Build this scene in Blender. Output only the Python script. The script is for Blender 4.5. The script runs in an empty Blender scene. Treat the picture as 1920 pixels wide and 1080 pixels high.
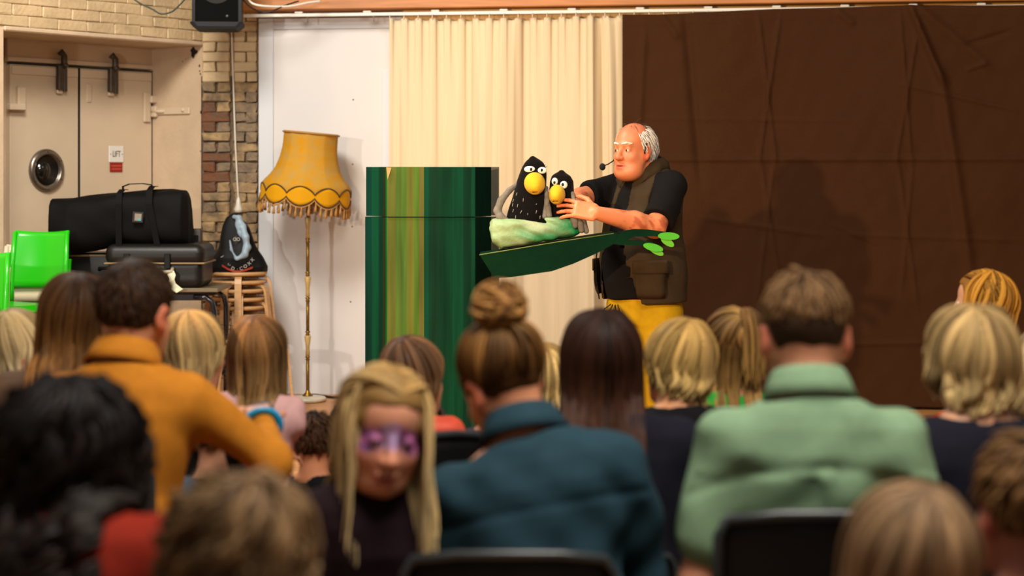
import bpy, bmesh, math, random
import numpy as np
from mathutils import Vector, Matrix, Euler

SC = bpy.context.scene
COL = SC.collection
FPX, HZ, CAMZ = 3340.0, 320.0, 1.47        # focal length in pixels, horizon row, lens height


def lin(h):
    h = h.lstrip('#')
    return tuple(((c / 12.92) if c <= .04045 else ((c + .055) / 1.055) ** 2.4)
                 for c in (int(h[i:i + 2], 16) / 255 for i in (0, 2, 4)))


# ---------------------------------------------------------------- camera, world, lights
cd = bpy.data.cameras.new('camera')
cam = bpy.data.objects.new('camera', cd)
COL.objects.link(cam)
cam.location = (0, 0, CAMZ)
cam.rotation_euler = (math.pi / 2, 0, 0)
cd.sensor_width = 36
cd.lens = 36 * FPX / 1920
cd.shift_y = -(540 - HZ) / 1920
cd.clip_start = .05
cd.dof.use_dof = True
cd.dof.focus_distance = 8.6
cd.dof.aperture_fstop = 2.1
cd.dof.aperture_blades = 9
SC.camera = cam

w = bpy.data.worlds.new('hall_light')
SC.world = w
w.use_nodes = True
w.node_tree.nodes['Background'].inputs[0].default_value = (1.0, .90, .80, 1)
w.node_tree.nodes['Background'].inputs[1].default_value = .17


def lamp(name, kind, loc, target, energy, color, **kw):
    l = bpy.data.lights.new(name, kind)
    l.energy = energy
    l.color = color
    for k, v in kw.items():
        setattr(l, k, v)
    o = bpy.data.objects.new(name, l)
    COL.objects.link(o)
    o.location = loc
    o.rotation_euler = (Vector(target) - Vector(loc)).to_track_quat('-Z', 'Y').to_euler()
    return o


# warm stage spotlight left of the audience, a second paler one from further left, three unseen overhead area lights added as fill
lamp('stage_spot', 'SPOT', (-1.75, 3.3, 1.98), (.75, 8.6, 1.50), 1250, (1, .68, .38), spot_size=math.radians(46), spot_blend=.5, shadow_soft_size=.05)
lamp('side_spot', 'SPOT', (-4.6, 1.4, 2.3), (-1.15, 11.4, 1.35), 850, (1, .90, .80), spot_size=math.radians(27), spot_blend=.75, shadow_soft_size=.09)
lamp('overhead_fill', 'AREA', (.6, 2.6, 4.3), (.6, 4.2, 1.0), 270, (1, .93, .83), size=1.6)
lamp('overhead_fill', 'AREA', (-2.2, 7.6, 4.2), (-2.2, 9.4, 1.0), 260, (1, .94, .85), size=1.2)
lamp('overhead_fill', 'AREA', (2.2, 8.0, 4.2), (2.0, 9.4, 1.0), 24, (1, .80, .6), size=1.2)

vs = SC.view_settings
vs.view_transform = 'Standard'
vs.look = 'None'
vs.exposure = 0.0
vs.gamma = 1
vs.use_curve_mapping = False

# ---------------------------------------------------------------- helpers
RNG = np.random.default_rng(7)
random.seed(7)


def W(px, py, d):
    """point at distance d straight ahead that shows at pixel (px, py) of the 1920x1080 frame"""
    return Vector(((px - 960) * d / FPX, d, CAMZ - (py - HZ) * d / FPX))


MATS = {}


def mat(name, col, rough=.6, metal=0., var=0., vscale=8., col2=None, bump=0., bscale=40., attr=None, sheen=0., coords='Object',
        stretch=None, spec=.5, sub=0., trans=0., detail=4., coat=0.):
    if name in MATS:
        return MATS[name]
    m = bpy.data.materials.new(name)
    m.use_nodes = True
    nt = m.node_tree
    N, L = nt.nodes, nt.links
    b = N['Principled BSDF']
    if isinstance(col, str):
        col = lin(col)
    b.inputs['Base Color'].default_value = (*col, 1)
    b.inputs['Roughness'].default_value = rough
    b.inputs['Metallic'].default_value = metal
    b.inputs['Specular IOR Level'].default_value = spec
    if sheen:
        b.inputs['Sheen Weight'].default_value = sheen
        b.inputs['Sheen Roughness'].default_value = .5
    if sub:
        b.inputs['Subsurface Weight'].default_value = sub
        b.inputs['Subsurface Radius'].default_value = (.012, .005, .003)
        b.inputs['Subsurface Scale'].default_value = 1
    if trans:
        b.inputs['Transmission Weight'].default_value = trans
    if coat:
        b.inputs['Coat Weight'].default_value = coat
    tc = N.new('ShaderNodeTexCoord')
    src = N.new('ShaderNodeNewGeometry').outputs['Position'] if coords == 'World' else tc.outputs[coords]
    if stretch:
        mp = N.new('ShaderNodeMapping')
        mp.inputs['Scale'].default_value = stretch
        L.new(src, mp.inputs[0])
        src = mp.outputs[0]
    base = None
    if attr:
        at = N.new('ShaderNodeAttribute')
        at.attribute_name = attr
        base = at.outputs['Color']
    if var:
        nz = N.new('ShaderNodeTexNoise')
        nz.inputs['Scale'].default_value = vscale
        nz.inputs['Detail'].default_value = detail
        L.new(src, nz.inputs['Vector'])
        rp = N.new('ShaderNodeValToRGB')
        rp.color_ramp.elements[0].position = .32
        rp.color_ramp.elements[1].position = .68
        L.new(nz.outputs[0], rp.inputs[0])
        mx = N.new('ShaderNodeMix')
        mx.data_type = 'RGBA'
        mx.blend_type = 'MIX' if col2 else 'MULTIPLY'
        if col2:
            c2 = lin(col2) if isinstance(col2, str) else col2
            if base:
                L.new(base, mx.inputs[6])
            else:
                mx.inputs[6].default_value = (*col, 1)
            mx.inputs[7].default_value = (*c2, 1)
            ml = N.new('ShaderNodeMath')
            ml.operation = 'MULTIPLY'
            ml.inputs[1].default_value = var
            L.new(rp.outputs[0], ml.inputs[0])
            L.new(ml.outputs[0], mx.inputs[0])
        else:
            rp.color_ramp.elements[0].color = (1 - var, 1 - var, 1 - var, 1)
            mx.inputs[0].default_value = 1
            if base:
                L.new(base, mx.inputs[6])
            else:
                mx.inputs[6].default_value = (*col, 1)
            L.new(rp.outputs[0], mx.inputs[7])
        base = mx.outputs[2]
    if base:
        L.new(base, b.inputs['Base Color'])
    if bump:
        n2 = N.new('ShaderNodeTexNoise')
        n2.inputs['Scale'].default_value = bscale
        n2.inputs['Detail'].default_value = 5
        L.new(src, n2.inputs['Vector'])
        bp = N.new('ShaderNodeBump')
        bp.inputs['Strength'].default_value = bump
        bp.inputs['Distance'].default_value = .01
        L.new(n2.outputs[0], bp.inputs['Height'])
        L.new(bp.outputs[0], b.inputs['Normal'])
    MATS[name] = m
    return m


def set_props(o, label=None, cat=None, group=None, kind=None):
    if label:
        o['label'] = label
    if cat:
        o['category'] = cat
    if group:
        o['group'] = group
    if kind:
        o['kind'] = kind
    return o


def empty(name, loc=(0, 0, 0), rz=0., label=None, cat=None, group=None, kind=None):
    o = bpy.data.objects.new(name, None)
    o.empty_display_size = .1
    COL.objects.link(o)
    o.location = loc
    o.rotation_euler = (0, 0, rz)
    return set_props(o, label, cat, group, kind)


def np_mesh(name, verts, faces, cols=None, smooth=True):
    """mesh from arrays; faces is an (n,4) or (n,3) array or a list"""
    me = bpy.data.meshes.new(name)
    verts = np.asarray(verts, dtype=np.float32)
    if isinstance(faces, np.ndarray):
        n, k = faces.shape
        me.vertices.add(len(verts))
        me.vertices.foreach_set('co', verts.ravel())
        me.loops.add(n * k)
        me.loops.foreach_set('vertex_index', faces.astype(np.int32).ravel())
        me.polygons.add(n)
        me.polygons.foreach_set('loop_start', (np.arange(n) * k).astype(np.int32))
        me.update(calc_edges=True)
    else:
        me.from_pydata(verts.tolist(), [], faces)
        me.update()
    if smooth:
        me.polygons.foreach_set('use_smooth', np.ones(len(me.polygons), dtype=bool))
    if cols is not None:
        at = me.color_attributes.new('col', 'FLOAT_COLOR', 'POINT')
        c = np.ones((len(verts), 4), dtype=np.float32)
        c[:, :3] = cols
        at.data.foreach_set('color', c.ravel())
    return me


def link(name, me, m, parent=None, loc=None, label=None):
    o = bpy.data.objects.new(name, me)
    COL.objects.link(o)
    if m is not None and not me.materials:
        for x in (m if isinstance(m, (list, tuple)) else [m]):
            me.materials.append(x)
    if parent is not None:
        o.parent = parent
    if loc is not None:
        o.location = loc
    if label:
        o['label'] = label
    return o


class MB:
    """collects solid pieces and links them as one mesh object"""

    def __init__(s):
        s.v, s.f, s.sm = [], [], []

    def add(s, v, f, smooth=False, M=None):
        o = len(s.v)
        for p in v:
            p = Vector(p)
            s.v.append(M @ p if M is not None else p)
        for q in f:
            s.f.append([i + o for i in q])
            s.sm.append(smooth)
        return s

    def bm(s, bm, smooth=False, M=None):
        bm.verts.ensure_lookup_table()
        v = [x.co.copy() for x in bm.verts]
        f = [[x.index for x in q.verts] for q in bm.faces]
        bm.free()
        return s.add(v, f, smooth, M)

    def box(s, c, size, bevel=0., M=None, seg=1, R=None):
        bm = bmesh.new()
        bmesh.ops.create_cube(bm, size=1)
        bmesh.ops.scale(bm, vec=size, verts=bm.verts)
        if bevel:
            bmesh.ops.bevel(bm, geom=bm.edges[:], offset=bevel, segments=seg, affect='EDGES', profile=.5)
        T = Matrix.Translation(c)
        if R is not None:
            T = T @ R.to_4x4()
        if M is not None:
            T = M @ T
        bm.verts.index_update()
        return s.bm(bm, seg > 1, T)

    def tube(s, pts, r, sides=8, M=None, closed=False, flat=None):
        pts = [Vector(p) for p in pts]
        n = len(pts)
        rs = r if isinstance(r, (list, tuple)) else [r] * n
        v, f = [], []
        up = None
        for i, p in enumerate(pts):
            if closed:
                t = pts[(i + 1) % n] - pts[i - 1]
            else:
                t = pts[min(i + 1, n - 1)] - pts[max(i - 1, 0)]
            t.normalize()
            if up is None:
                up = Vector((0, 0, 1)) if abs(t.z) < .9 else Vector((0, 1, 0))
            a = t.cross(up)
            a.normalize()
            b = a.cross(t)
            up = b
            for k in range(sides):
                q = 2 * math.pi * k / sides
                v.append(p + a * (math.cos(q) * rs[i]) + b * (math.sin(q) * rs[i] * (flat or 1)))
        m = n if closed else n - 1
        for i in range(m):
            j = (i + 1) % n
            for k in range(sides):
                l = (k + 1) % sides
                f.append([i * sides + k, i * sides + l, j * sides + l, j * sides + k])
        if not closed:
            f.append(list(range(sides))[::-1])
            f.append([(n - 1) * sides + k for k in range(sides)])
        return s.add(v, f, True, M)

    def ribbon(s, pts, nrm, wd, th, M=None):
        """flat strip of rectangular section along pts; nrm = width direction"""
        pts = [Vector(p) for p in pts]
        wv = Vector(nrm).normalized()
        v, f = [], []
        n = len(pts)
        for i, p in enumerate(pts):
            t = (pts[min(i + 1, n - 1)] - pts[max(i - 1, 0)]).normalized()
            u = t.cross(wv).normalized()
            for a, b in ((-1, -1), (1, -1), (1, 1), (-1, 1)):
                v.append(p + wv * (a * wd / 2) + u * (b * th / 2))
        for i in range(n - 1):
            for k in range(4):
                l = (k + 1) % 4
                f.append([i * 4 + k, i * 4 + l, i * 4 + 4 + l, i * 4 + 4 + k])
        f.append([3, 2, 1, 0])
        f.append([(n - 1) * 4 + k for k in range(4)])
        return s.add(v, f, False, M)

    def lathe(s, prof, seg=24, M=None, smooth=True):
        v, f = [], []
        for r, z in prof:
            for k in range(seg):
                q = 2 * math.pi * k / seg
                v.append((r * math.cos(q), r * math.sin(q), z))
        n = len(prof)
        for i in range(n - 1):
            for k in range(seg):
                l = (k + 1) % seg
                f.append([i * seg + k, i * seg + l, (i + 1) * seg + l, (i + 1) * seg + k])
        f.append(list(range(seg))[::-1])
        f.append([(n - 1) * seg + k for k in range(seg)])
        return s.add(v, f, smooth, M)

    def prism(s, poly, y0, y1, M=None):
        """polygon in x,z extruded along y"""
        n = len(poly)
        v = [(x, y0, z) for x, z in poly] + [(x, y1, z) for x, z in poly]
        f = [list(range(n)), list(range(n, 2 * n))[::-1]]
        for i in range(n):
            j = (i + 1) % n
            f.append([i, i + n, j + n, j][::-1])
        return s.add(v, f, False, M)

    def ball(s, c, r, M=None, u=14, vv=9):
        bm = bmesh.new()
        bmesh.ops.create_uvsphere(bm, u_segments=u, v_segments=vv, radius=1)
        r = (r, r, r) if not isinstance(r, (tuple, list)) else r
        bmesh.ops.scale(bm, vec=r, verts=bm.verts)
        T = Matrix.Translation(c)
        bm.verts.index_update()
        return s.bm(bm, True, (M @ T) if M is not None else T)

    def mesh(s, name):
        me = bpy.data.meshes.new(name)
        me.from_pydata([tuple(p) for p in s.v], [], s.f)
        me.polygons.foreach_set('use_smooth', s.sm)
        me.update()
        bm = bmesh.new()
        bm.from_mesh(me)
        bmesh.ops.recalc_face_normals(bm, faces=bm.faces)
        bm.to_mesh(me)
        bm.free()
        return me

    def build(s, name, m, parent=None, loc=None, label=None):
        return link(name, s.mesh(name), m, parent, loc, label)


def text_mesh(txt, size, depth=.001, align='CENTER'):
    c = bpy.data.curves.new('t', 'FONT')
    c.body = txt
    c.size = size
    c.extrude = depth
    c.align_x = align
    c.align_y = 'CENTER'
    o = bpy.data.objects.new('t', c)
    COL.objects.link(o)
    bpy.context.view_layer.update()
    me = bpy.data.meshes.new_from_object(o.evaluated_get(bpy.context.evaluated_depsgraph_get()))
    bpy.data.objects.remove(o)
    return me


def text_into(mb, txt, size, M, depth=.001):
    me = text_mesh(txt, size, depth)
    mb.add([v.co for v in me.vertices], [list(p.vertices) for p in me.polygons], False, M)
    bpy.data.meshes.remove(me)


# ---------------------------------------------------------------- distance-field modelling
I3 = np.eye(3)


def rotm(yaw=0., pitch=0., roll=0.):
    """yaw about z, then nod forward by pitch about local x, then tilt sideways by roll (degrees)"""
    a = Matrix.Rotation(math.radians(yaw), 3, 'Z') @ Matrix.Rotation(math.radians(-pitch), 3, 'X') @ Matrix.Rotation(math.radians(roll), 3, 'Y')
    return np.array(a)


class SDF:
    def __init__(s):
        s.p = []

    def _b(s, pts, pad):
        pts = np.asarray(pts, float).reshape(-1, 3)
        return pts.min(0) - pad, pts.max(0) + pad

    def ell(s, c, r, R=I3, k=.01, op='u'):
        c, r = np.array(c, float), np.array(r if np.ndim(r) else (r, r, r), float)
        e = np.sqrt(((R * r) ** 2).sum(1))
        if r.max() - r.min() < 1e-9:
            def f(x, y, z):
                return np.sqrt((x - c[0]) ** 2 + (y - c[1]) ** 2 + (z - c[2]) ** 2) - r[0]
        else:
            def f(x, y, z):
                X, Y, Z = x - c[0], y - c[1], z - c[2]
                u = R[0, 0] * X + R[1, 0] * Y + R[2, 0] * Z
                v = R[0, 1] * X + R[1, 1] * Y + R[2, 1] * Z
                q = R[0, 2] * X + R[1, 2] * Y + R[2, 2] * Z
                k0 = np.sqrt((u / r[0]) ** 2 + (v / r[1]) ** 2 + (q / r[2]) ** 2)
                k1 = np.sqrt((u / r[0] ** 2) ** 2 + (v / r[1] ** 2) ** 2 + (q / r[2] ** 2) ** 2) + 1e-6
                return k0 * (k0 - 1) / k1
        s.p.append((c - e, c + e, f, k, op))
        return s

    def cap(s, a, b, ra, rb=None, k=.01, op='u'):
        a, b = np.array(a, float), np.array(b, float)
        rb = ra if rb is None else rb
        ab = b - a
        L2 = max((ab ** 2).sum(), 1e-9)

        def f(x, y, z):
            X, Y, Z = x - a[0], y - a[1], z - a[2]
            t = np.clip((X * ab[0] + Y * ab[1] + Z * ab[2]) / L2, 0, 1)
            return np.sqrt((X - t * ab[0]) ** 2 + (Y - t * ab[1]) ** 2 + (Z - t * ab[2]) ** 2) - (ra + t * (rb - ra))
        lo, hi = s._b([a, b], max(ra, rb))
        s.p.append((lo, hi, f, k, op))
        return s

    def chain(s, pts, rs, k=.01, op='u'):
        for i in range(len(pts) - 1):
            s.cap(pts[i], pts[i + 1], rs[i], rs[i + 1], k, op)
        return s

    def loft(s, c, R, prof, k=.01, op='u', n=2.3, grow=0.):
        """prof rows (z, half width, half depth, y centre) along the frame's z axis"""
        c = np.array(c, float)
        P = np.array([tuple(r) + (0.,) * (5 - len(r)) for r in prof], float)
        zs, A, B, Y0, X0 = P[:, 0], P[:, 1] + grow, P[:, 2] + grow, P[:, 3], P[:, 4]
        z0, z1 = zs[0], zs[-1]
        cs = []
        for i in range(len(zs)):
            for sx in (-1, 1):
                for sy in (-1, 1):
                    cs.append(c + R @ np.array([X0[i] + sx * A[i], Y0[i] + sy * B[i], zs[i]]))

        def f(x, y, z):
            X, Y, Z = x - c[0], y - c[1], z - c[2]
            u = R[0, 0] * X + R[1, 0] * Y + R[2, 0] * Z
            v = R[0, 1] * X + R[1, 1] * Y + R[2, 1] * Z
            q = R[0, 2] * X + R[1, 2] * Y + R[2, 2] * Z
            qc = np.clip(q, z0, z1)
            u = u - np.interp(qc, zs, X0)
            a, b, y0 = np.interp(qc, zs, A), np.interp(qc, zs, B), np.interp(qc, zs, Y0)
            k0 = (np.abs(u / a) ** n + np.abs((v - y0) / b) ** n) ** (1 / n)
            d = (k0 - 1) * np.minimum(a, b)
            dz = np.maximum(np.maximum(z0 - q, q - z1), 0)
            dz2 = np.maximum(z0 - q, q - z1)
            return np.where(dz > 0, np.sqrt(np.maximum(d, 0) ** 2 + dz ** 2), np.maximum(d, dz2))
        lo, hi = s._b(cs, .005)
        s.p.append((lo, hi, f, k, op))
        return s

    def box(s, c, h, r=.01, R=I3, k=.01, op='u'):
        c, h = np.array(c, float), np.array(h, float)
        e = np.abs(R) @ h

        def f(x, y, z):
            X, Y, Z = x - c[0], y - c[1], z - c[2]
            q = [np.abs(R[0, i] * X + R[1, i] * Y + R[2, i] * Z) - (h[i] - r) for i in range(3)]
            out = np.sqrt(sum(np.maximum(a, 0) ** 2 for a in q))
            return out + np.minimum(np.maximum(np.maximum(q[0], q[1]), q[2]), 0) - r
        s.p.append((c - e, c + e, f, k, op))
        return s

    def mesh_arrays(s, vox, disp=None, amp=0.):
        us = [p for p in s.p if p[4] == 'u']
        lo = np.min([p[0] for p in us], 0) - 4 * vox - amp
        hi = np.max([p[1] for p in us], 0) + 4 * vox + amp
        n = np.ceil((hi - lo) / vox).astype(int) + 1
        ax = [(lo[i] + np.arange(n[i]) * vox).astype(np.float32) for i in range(3)]
        a = np.full(tuple(n), 1e3, np.float32)
        for plo, phi, f, k, op in s.p:
            m = k + 4 * vox + amp
            i0 = np.clip(np.floor((plo - m - lo) / vox).astype(int), 0, n - 1)
            i1 = np.clip(np.ceil((phi + m - lo) / vox).astype(int) + 1, 1, n)
            if (i1 <= i0).any():
                continue
            sl = tuple(slice(i0[i], i1[i]) for i in range(3))
            d = f(ax[0][sl[0]][:, None, None], ax[1][sl[1]][None, :, None], ax[2][sl[2]][None, None, :]).astype(np.float32)
            cur = a[sl]
            if op == 's':
                d = -d
            if op == 'u':
                if k > 0:
                    h = np.maximum(k - np.abs(cur - d), 0) / k
                    a[sl] = np.minimum(cur, d) - h * h * (k / 4)
                else:
                    a[sl] = np.minimum(cur, d)
            else:
                if k > 0:
                    h = np.maximum(k - np.abs(cur - d), 0) / k
                    a[sl] = np.maximum(cur, d) + h * h * (k / 4)
                else:
                    a[sl] = np.maximum(cur, d)
        if disp is not None:
            I = np.nonzero(np.abs(a) < 3 * vox + 1.5 * amp)
            a[I] += disp(ax[0][I[0]], ax[1][I[1]], ax[2][I[2]])
        return surface_nets(a, lo, vox)

    def build(s, name, m, vox, parent=None, disp=None, amp=0., colf=None, label=None, loc=None):
        v, f = s.mesh_arrays(vox, disp, amp)
        me = np_mesh(name, v, f, colf(v) if colf else None)
        return link(name, me, m, parent, loc, label)


def surface_nets(a, lo, vox):
    ins = a < 0
    q = ins.astype(np.int8)
    sm = q[:-1] + q[1:]
    sm = sm[:, :-1] + sm[:, 1:]
    sm = sm[:, :, :-1] + sm[:, :, 1:]
    cells = np.argwhere((sm > 0) & (sm < 8))
    idx = np.full(sm.shape, -1, np.int32)
    idx[tuple(cells.T)] = np.arange(len(cells))
    acc = np.zeros((len(cells), 3), np.float32)
    cnt = np.zeros(len(cells), np.float32)
    cr = {}
    for o in [(i, j, k) for i in (0, 1) for j in (0, 1) for k in (0, 1)]:
        cr[o] = a[cells[:, 0] + o[0], cells[:, 1] + o[1], cells[:, 2] + o[2]]
    for axis in range(3):
        for o in cr:
            if o[axis]:
                continue
            o2 = list(o)
            o2[axis] = 1
            v1, v2 = cr[o], cr[tuple(o2)]
            x = (v1 < 0) != (v2 < 0)
            t = np.clip(v1[x] / (v1[x] - v2[x]), 0, 1)
            p = np.tile(np.array(o, np.float32), (len(t), 1))
            p[:, axis] += t
            acc[x] += p
            cnt[x] += 1
    verts = (cells + acc / cnt[:, None]) * vox + lo
    F = []
    for axis in range(3):
        b, c = [(1, 2), (2, 0), (0, 1)][axis]
        s1, s2 = [slice(1, -1)] * 3, [slice(1, -1)] * 3
        s1[axis], s2[axis] = slice(0, -1), slice(1, None)
        A, B = ins[tuple(s1)], ins[tuple(s2)]
        ch = np.argwhere(A != B)
        off = np.ones(3, int)
        off[axis] = 0
        p = ch + off
        sgn = A[tuple(ch.T)]
        q4 = []
        for db, dc in ((-1, -1), (0, -1), (0, 0), (-1, 0)):
            r = p.copy()
            r[:, b] += db
            r[:, c] += dc
            q4.append(idx[tuple(r.T)])
        q4 = np.stack(q4, 1)
        q4[~sgn] = q4[~sgn][:, ::-1]
        F.append(q4)
    F = np.concatenate(F)
    return verts, F[(F >= 0).all(1)]


def wav(seed, freq, amp, aniso=(1, 1, 1), n=5):
    """cheap smooth wrinkle noise: a sum of warped sine waves"""
    g = np.random.default_rng(seed)
    K = g.normal(size=(n, 3)) * np.array(aniso)
    K = K / np.linalg.norm(K, axis=1)[:, None] * freq * g.uniform(.6, 1.5, (n, 1))
    ph = g.uniform(0, 6.28, n)

    def f(x, y, z):
        t = 0
        wx = x + .02 * np.sin(11 * y + ph[0]) + .015 * np.sin(17 * z + ph[1])
        for i in range(n):
            t = t + np.sin(K[i, 0] * wx + K[i, 1] * y + K[i, 2] * z + ph[i])
        return (amp * t / math.sqrt(n)).astype(np.float32)
    return f

# ---------------------------------------------------------------- frames of the two walls
E_B = Vector((4.923, -.69, 0)).normalized()
N_B = Vector((-E_B.y, E_B.x, 0))                     # into the back wall
A_B = Vector((-1.784, 11.84, 0))
BW = Matrix(((E_B.x, N_B.x, 0, A_B.x), (E_B.y, N_B.y, 0, A_B.y), (0, 0, 1, 0), (0, 0, 0, 1)))


def bu(px, o=0.):
    """distance along the back wall of the spot seen at column px, o metres in front of the wall"""
    k = (px - 960) / FPX
    bx, by = A_B.x - N_B.x * o, A_B.y - N_B.y * o
    return (k * by - bx) / (E_B.x - k * E_B.y)


def bz(px, py, o=0.):
    p = A_B + E_B * bu(px, o) - N_B * o
    return CAMZ - (py - HZ) * p.y / FPX


UC = bu(380)
C_L = A_B + E_B * UC
U_L = Vector((-.588, -.809, 0)).normalized()
N_L = Vector((-U_L.y, U_L.x, 0))
N_L = Vector((.809, -.588, 0)).normalized()         # out of the left wall into the room
LW = Matrix(((U_L.x, N_L.x, 0, C_L.x), (U_L.y, N_L.y, 0, C_L.y), (0, 0, 1, 0), (0, 0, 0, 1)))


def framed(o, M):
    o.matrix_world = M
    return o


# ---------------------------------------------------------------- materials of the room
plank = mat('floor_planks', '#c98d55', .45, var=.25, vscale=3, stretch=(1, 14, 1), bump=.05)
cream = mat('cream_paint', '#cbb294', .55, var=.16, vscale=5, bump=.25, bscale=30)
cream_b = mat('cream_brick_paint', '#c9af86', .6, var=.28, vscale=5, bump=.5, bscale=40, coords='World', detail=8)
cream_d = mat('cream_door_paint', '#cdb89c', .5, var=.10, vscale=3, bump=.08, bscale=50)
mortar = mat('mortar', '#6d5a45', .9, var=.6, vscale=14, col2='#3a2d22', bump=.9, bscale=60, coords='World', detail=8)
mortar_p = mat('painted_mortar', '#b99c70', .8, var=.35, vscale=9, bump=.6, bscale=60, coords='World')
br_y = mat('brick_yellow', '#a98c60', .85, var=.85, vscale=14, col2='#54463a', coords='World', detail=8, bump=.8, bscale=50)
br_r = mat('brick_red', '#6e4122', .85, var=.75, vscale=16, col2='#5a4a3a', coords='World', detail=8, bump=.8, bscale=50)
br_g = mat('brick_grey', '#63564a', .9, var=.75, vscale=16, col2='#947c5a', coords='World', detail=8, bump=.9, bscale=60)
white_p = mat('white_board', '#cdc9c6', .5, var=.05, vscale=2)
white_s = mat('white_strip', '#c6c9cc', .5)
wood_o = mat('orange_wood', '#b8763a', .5, var=.45, vscale=6, col2='#7d4818', stretch=(.6, 8, 8), bump=.1)
wood_y = mat('yellow_wood', '#c9983e', .45, var=.3, vscale=6, col2='#9a6c22', stretch=(.6, 8, 8))
rail_w = mat('white_rail', '#d9d4c9', .35)
dark_m = mat('dark_metal', '#574c41', .45, metal=.6, var=.3, vscale=30)
black = mat('black_plastic', '#090909', .5, spec=.25)
hole_m = mat('hole_dark', '#211a14', .95)

# ---------------------------------------------------------------- floor and walls
o = MB().box((0, 5.5, -.05), (16, 17, .1)).build('floor', plank)
set_props(o, 'warm wooden plank floor of the hall', 'floor', kind='structure')
# boards run across the room
nt = plank.node_tree
N, L = nt.nodes, nt.links
bt = N.new('ShaderNodeTexBrick')
for k_, v_ in (('Scale', 1.), ('Mortar Size', .0015), ('Brick Width', 1.4), ('Row Height', .09), ('Bias', -.1)):
    bt.inputs[k_].default_value = v_
bt.inputs['Color1'].default_value = (1, 1, 1, 1)
bt.inputs['Color2'].default_value = (.78, .74, .70, 1)
bt.inputs['Mortar'].default_value = (.25, .2, .15, 1)
L.new(N.new('ShaderNodeNewGeometry').outputs['Position'], bt.inputs['Vector'])
mx = N.new('ShaderNodeMix')
mx.data_type = 'RGBA'
mx.blend_type = 'MULTIPLY'
mx.inputs[0].default_value = 1
bs_ = N['Principled BSDF']
L.new(bs_.inputs['Base Color'].links[0].from_socket, mx.inputs[6])
L.new(bt.outputs['Color'], mx.inputs[7])
L.new(mx.outputs[2], bs_.inputs['Base Color'])

bw = MB()
bw.box(((UC + 9.5) / 2, .20, 1.75), (9.5 - UC, .36, 3.5))
wall_back = framed(bw.build('wall_back', cream), BW)
set_props(wall_back, 'cream back wall behind the panel and curtains', 'wall', kind='structure')

pier = MB()
pw0, pw1 = UC, bu(486)
pier.box(((pw0 + pw1) / 2, .05, 1.05), (pw1 - pw0, .12, 2.10))
wall_pier = framed(pier.build('wall_pier', mortar), BW)
set_props(wall_pier, 'crumbling brick pier with bare patchy bricks between lift doors and white panel', 'wall', kind='structure')
pp = MB().box(((pw0 + pw1) / 2, .05, 2.8), (pw1 - pw0, .115, 1.4)).build('painted_core', mortar_p, wall_pier)


def brick_mesh(i, sx, rough=1.):
    g = random.Random(i)
    bm = bmesh.new()
    bmesh.ops.create_cube(bm, size=1)
    bmesh.ops.scale(bm, vec=(sx, .06, .060 if rough > .5 else .064), verts=bm.verts)
    bmesh.ops.bevel(bm, geom=bm.edges[:], offset=.006, segments=1, affect='EDGES')
    for v in bm.verts:
        v.co += Vector((g.uniform(-.009, .009), g.uniform(-.006, .006), g.uniform(-.008, .008))) * rough
    me = bpy.data.meshes.new('brick')
    bm.to_mesh(me)
    bm.free()
    return me


BR = {}


def brick(parent, c, length, m, seed):
    key = (m.name, round(length, 3), seed % 4)
    if key not in BR:
        me = brick_mesh(int(length * 997) + seed % 4, length, .35 if m is cream_b else 1.)
        me.materials.append(m)
        BR[key] = me
    b = bpy.data.objects.new('brick', BR[key])
    COL.objects.link(b)
    b.parent = parent
    b.location = c
    return b


g = random.Random(3)
split = bu(437)
zc, row = .03, 0
while zc < 2.95:
    bare = zc < 2.09
    wl = split - pw0 - .012
    wr = pw1 - split - .012
    if row % 2:
        cols = [(pw0 + .004 + wl / 2, wl - .012)]
    else:
        cols = [(pw0 + .004 + wl * .26, wl * .48 - .008), (pw0 + .004 + wl * .76, wl * .48 - .008)]
    cols += [(split + .01 + wr / 2, wr - .012)] if row % 2 == 0 else [(split + .01 + wr * .27, wr * .5 - .008), (split + .01 + wr * .77, wr * .46 - .008)]
    for x, l in cols:
        if bare:
            t = (zc - 1.3) / .55
            right = x > split
            p = g.random()
            if zc > 1.95 or zc < 1.32:
                m = br_y if p < .75 else br_g
            elif right:
                m = br_g if p < .72 else br_y
            else:
                m = br_r if p < .42 else (br_g if p < .72 else br_y)
            dy = g.uniform(-.004, .014)
        else:
            m, dy = cream_b, g.uniform(-.001, .0015) - .0005
        brick(wall_pier, (x, -.012 + dy, zc), round(l, 3), m, g.randrange(99))
    zc += .0665
    row += 1

# left wall: band of painted brick over the lift recess, jamb, reveal
lw = MB()
lw.box((4.1, -.25, 2.91), (8.3, .48, 1.18))
lw.box((4.94, -.25, 1.16), (6.65, .48, 2.32))
lw.box((-.15, -.30, 1.16), (.3, .6, 2.32))
lw.box((1.0, -.56, 1.5), (2.6, .06, 3.0))
wall_left = framed(lw.build('wall_left', cream), LW)
set_props(wall_left, 'cream painted brick wall with a deep recess around the lift doors', 'wall', kind='structure')
li = MB()
li.box((.79, -.235, 2.315), (1.66, .49, .03), .008)
li.build('lintel', cream, wall_left)
for r in range(9):
    z = 2.365 + r * .0675
    x = -.01 + (0 if r % 2 else -.12)
    while x < 2.9:
        l = .222
        x0, x1 = max(x, 0.0), x + l
        if x1 - x0 > .06:
            brick(wall_left, ((x0 + x1) / 2, -.0275 + g.uniform(0, .0025), z), round(x1 - x0 - .002, 3), cream_b, g.randrange(99))
        x += l + .002
pt = MB()
pts = [(math.cos(a) * (.03 + .012 * math.sin(3 * a + 1)), math.sin(a) * (.032 + .01 * math.cos(4 * a))) for a in [i * math.pi / 8 for i in range(16)]]
n = len(pts)
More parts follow.
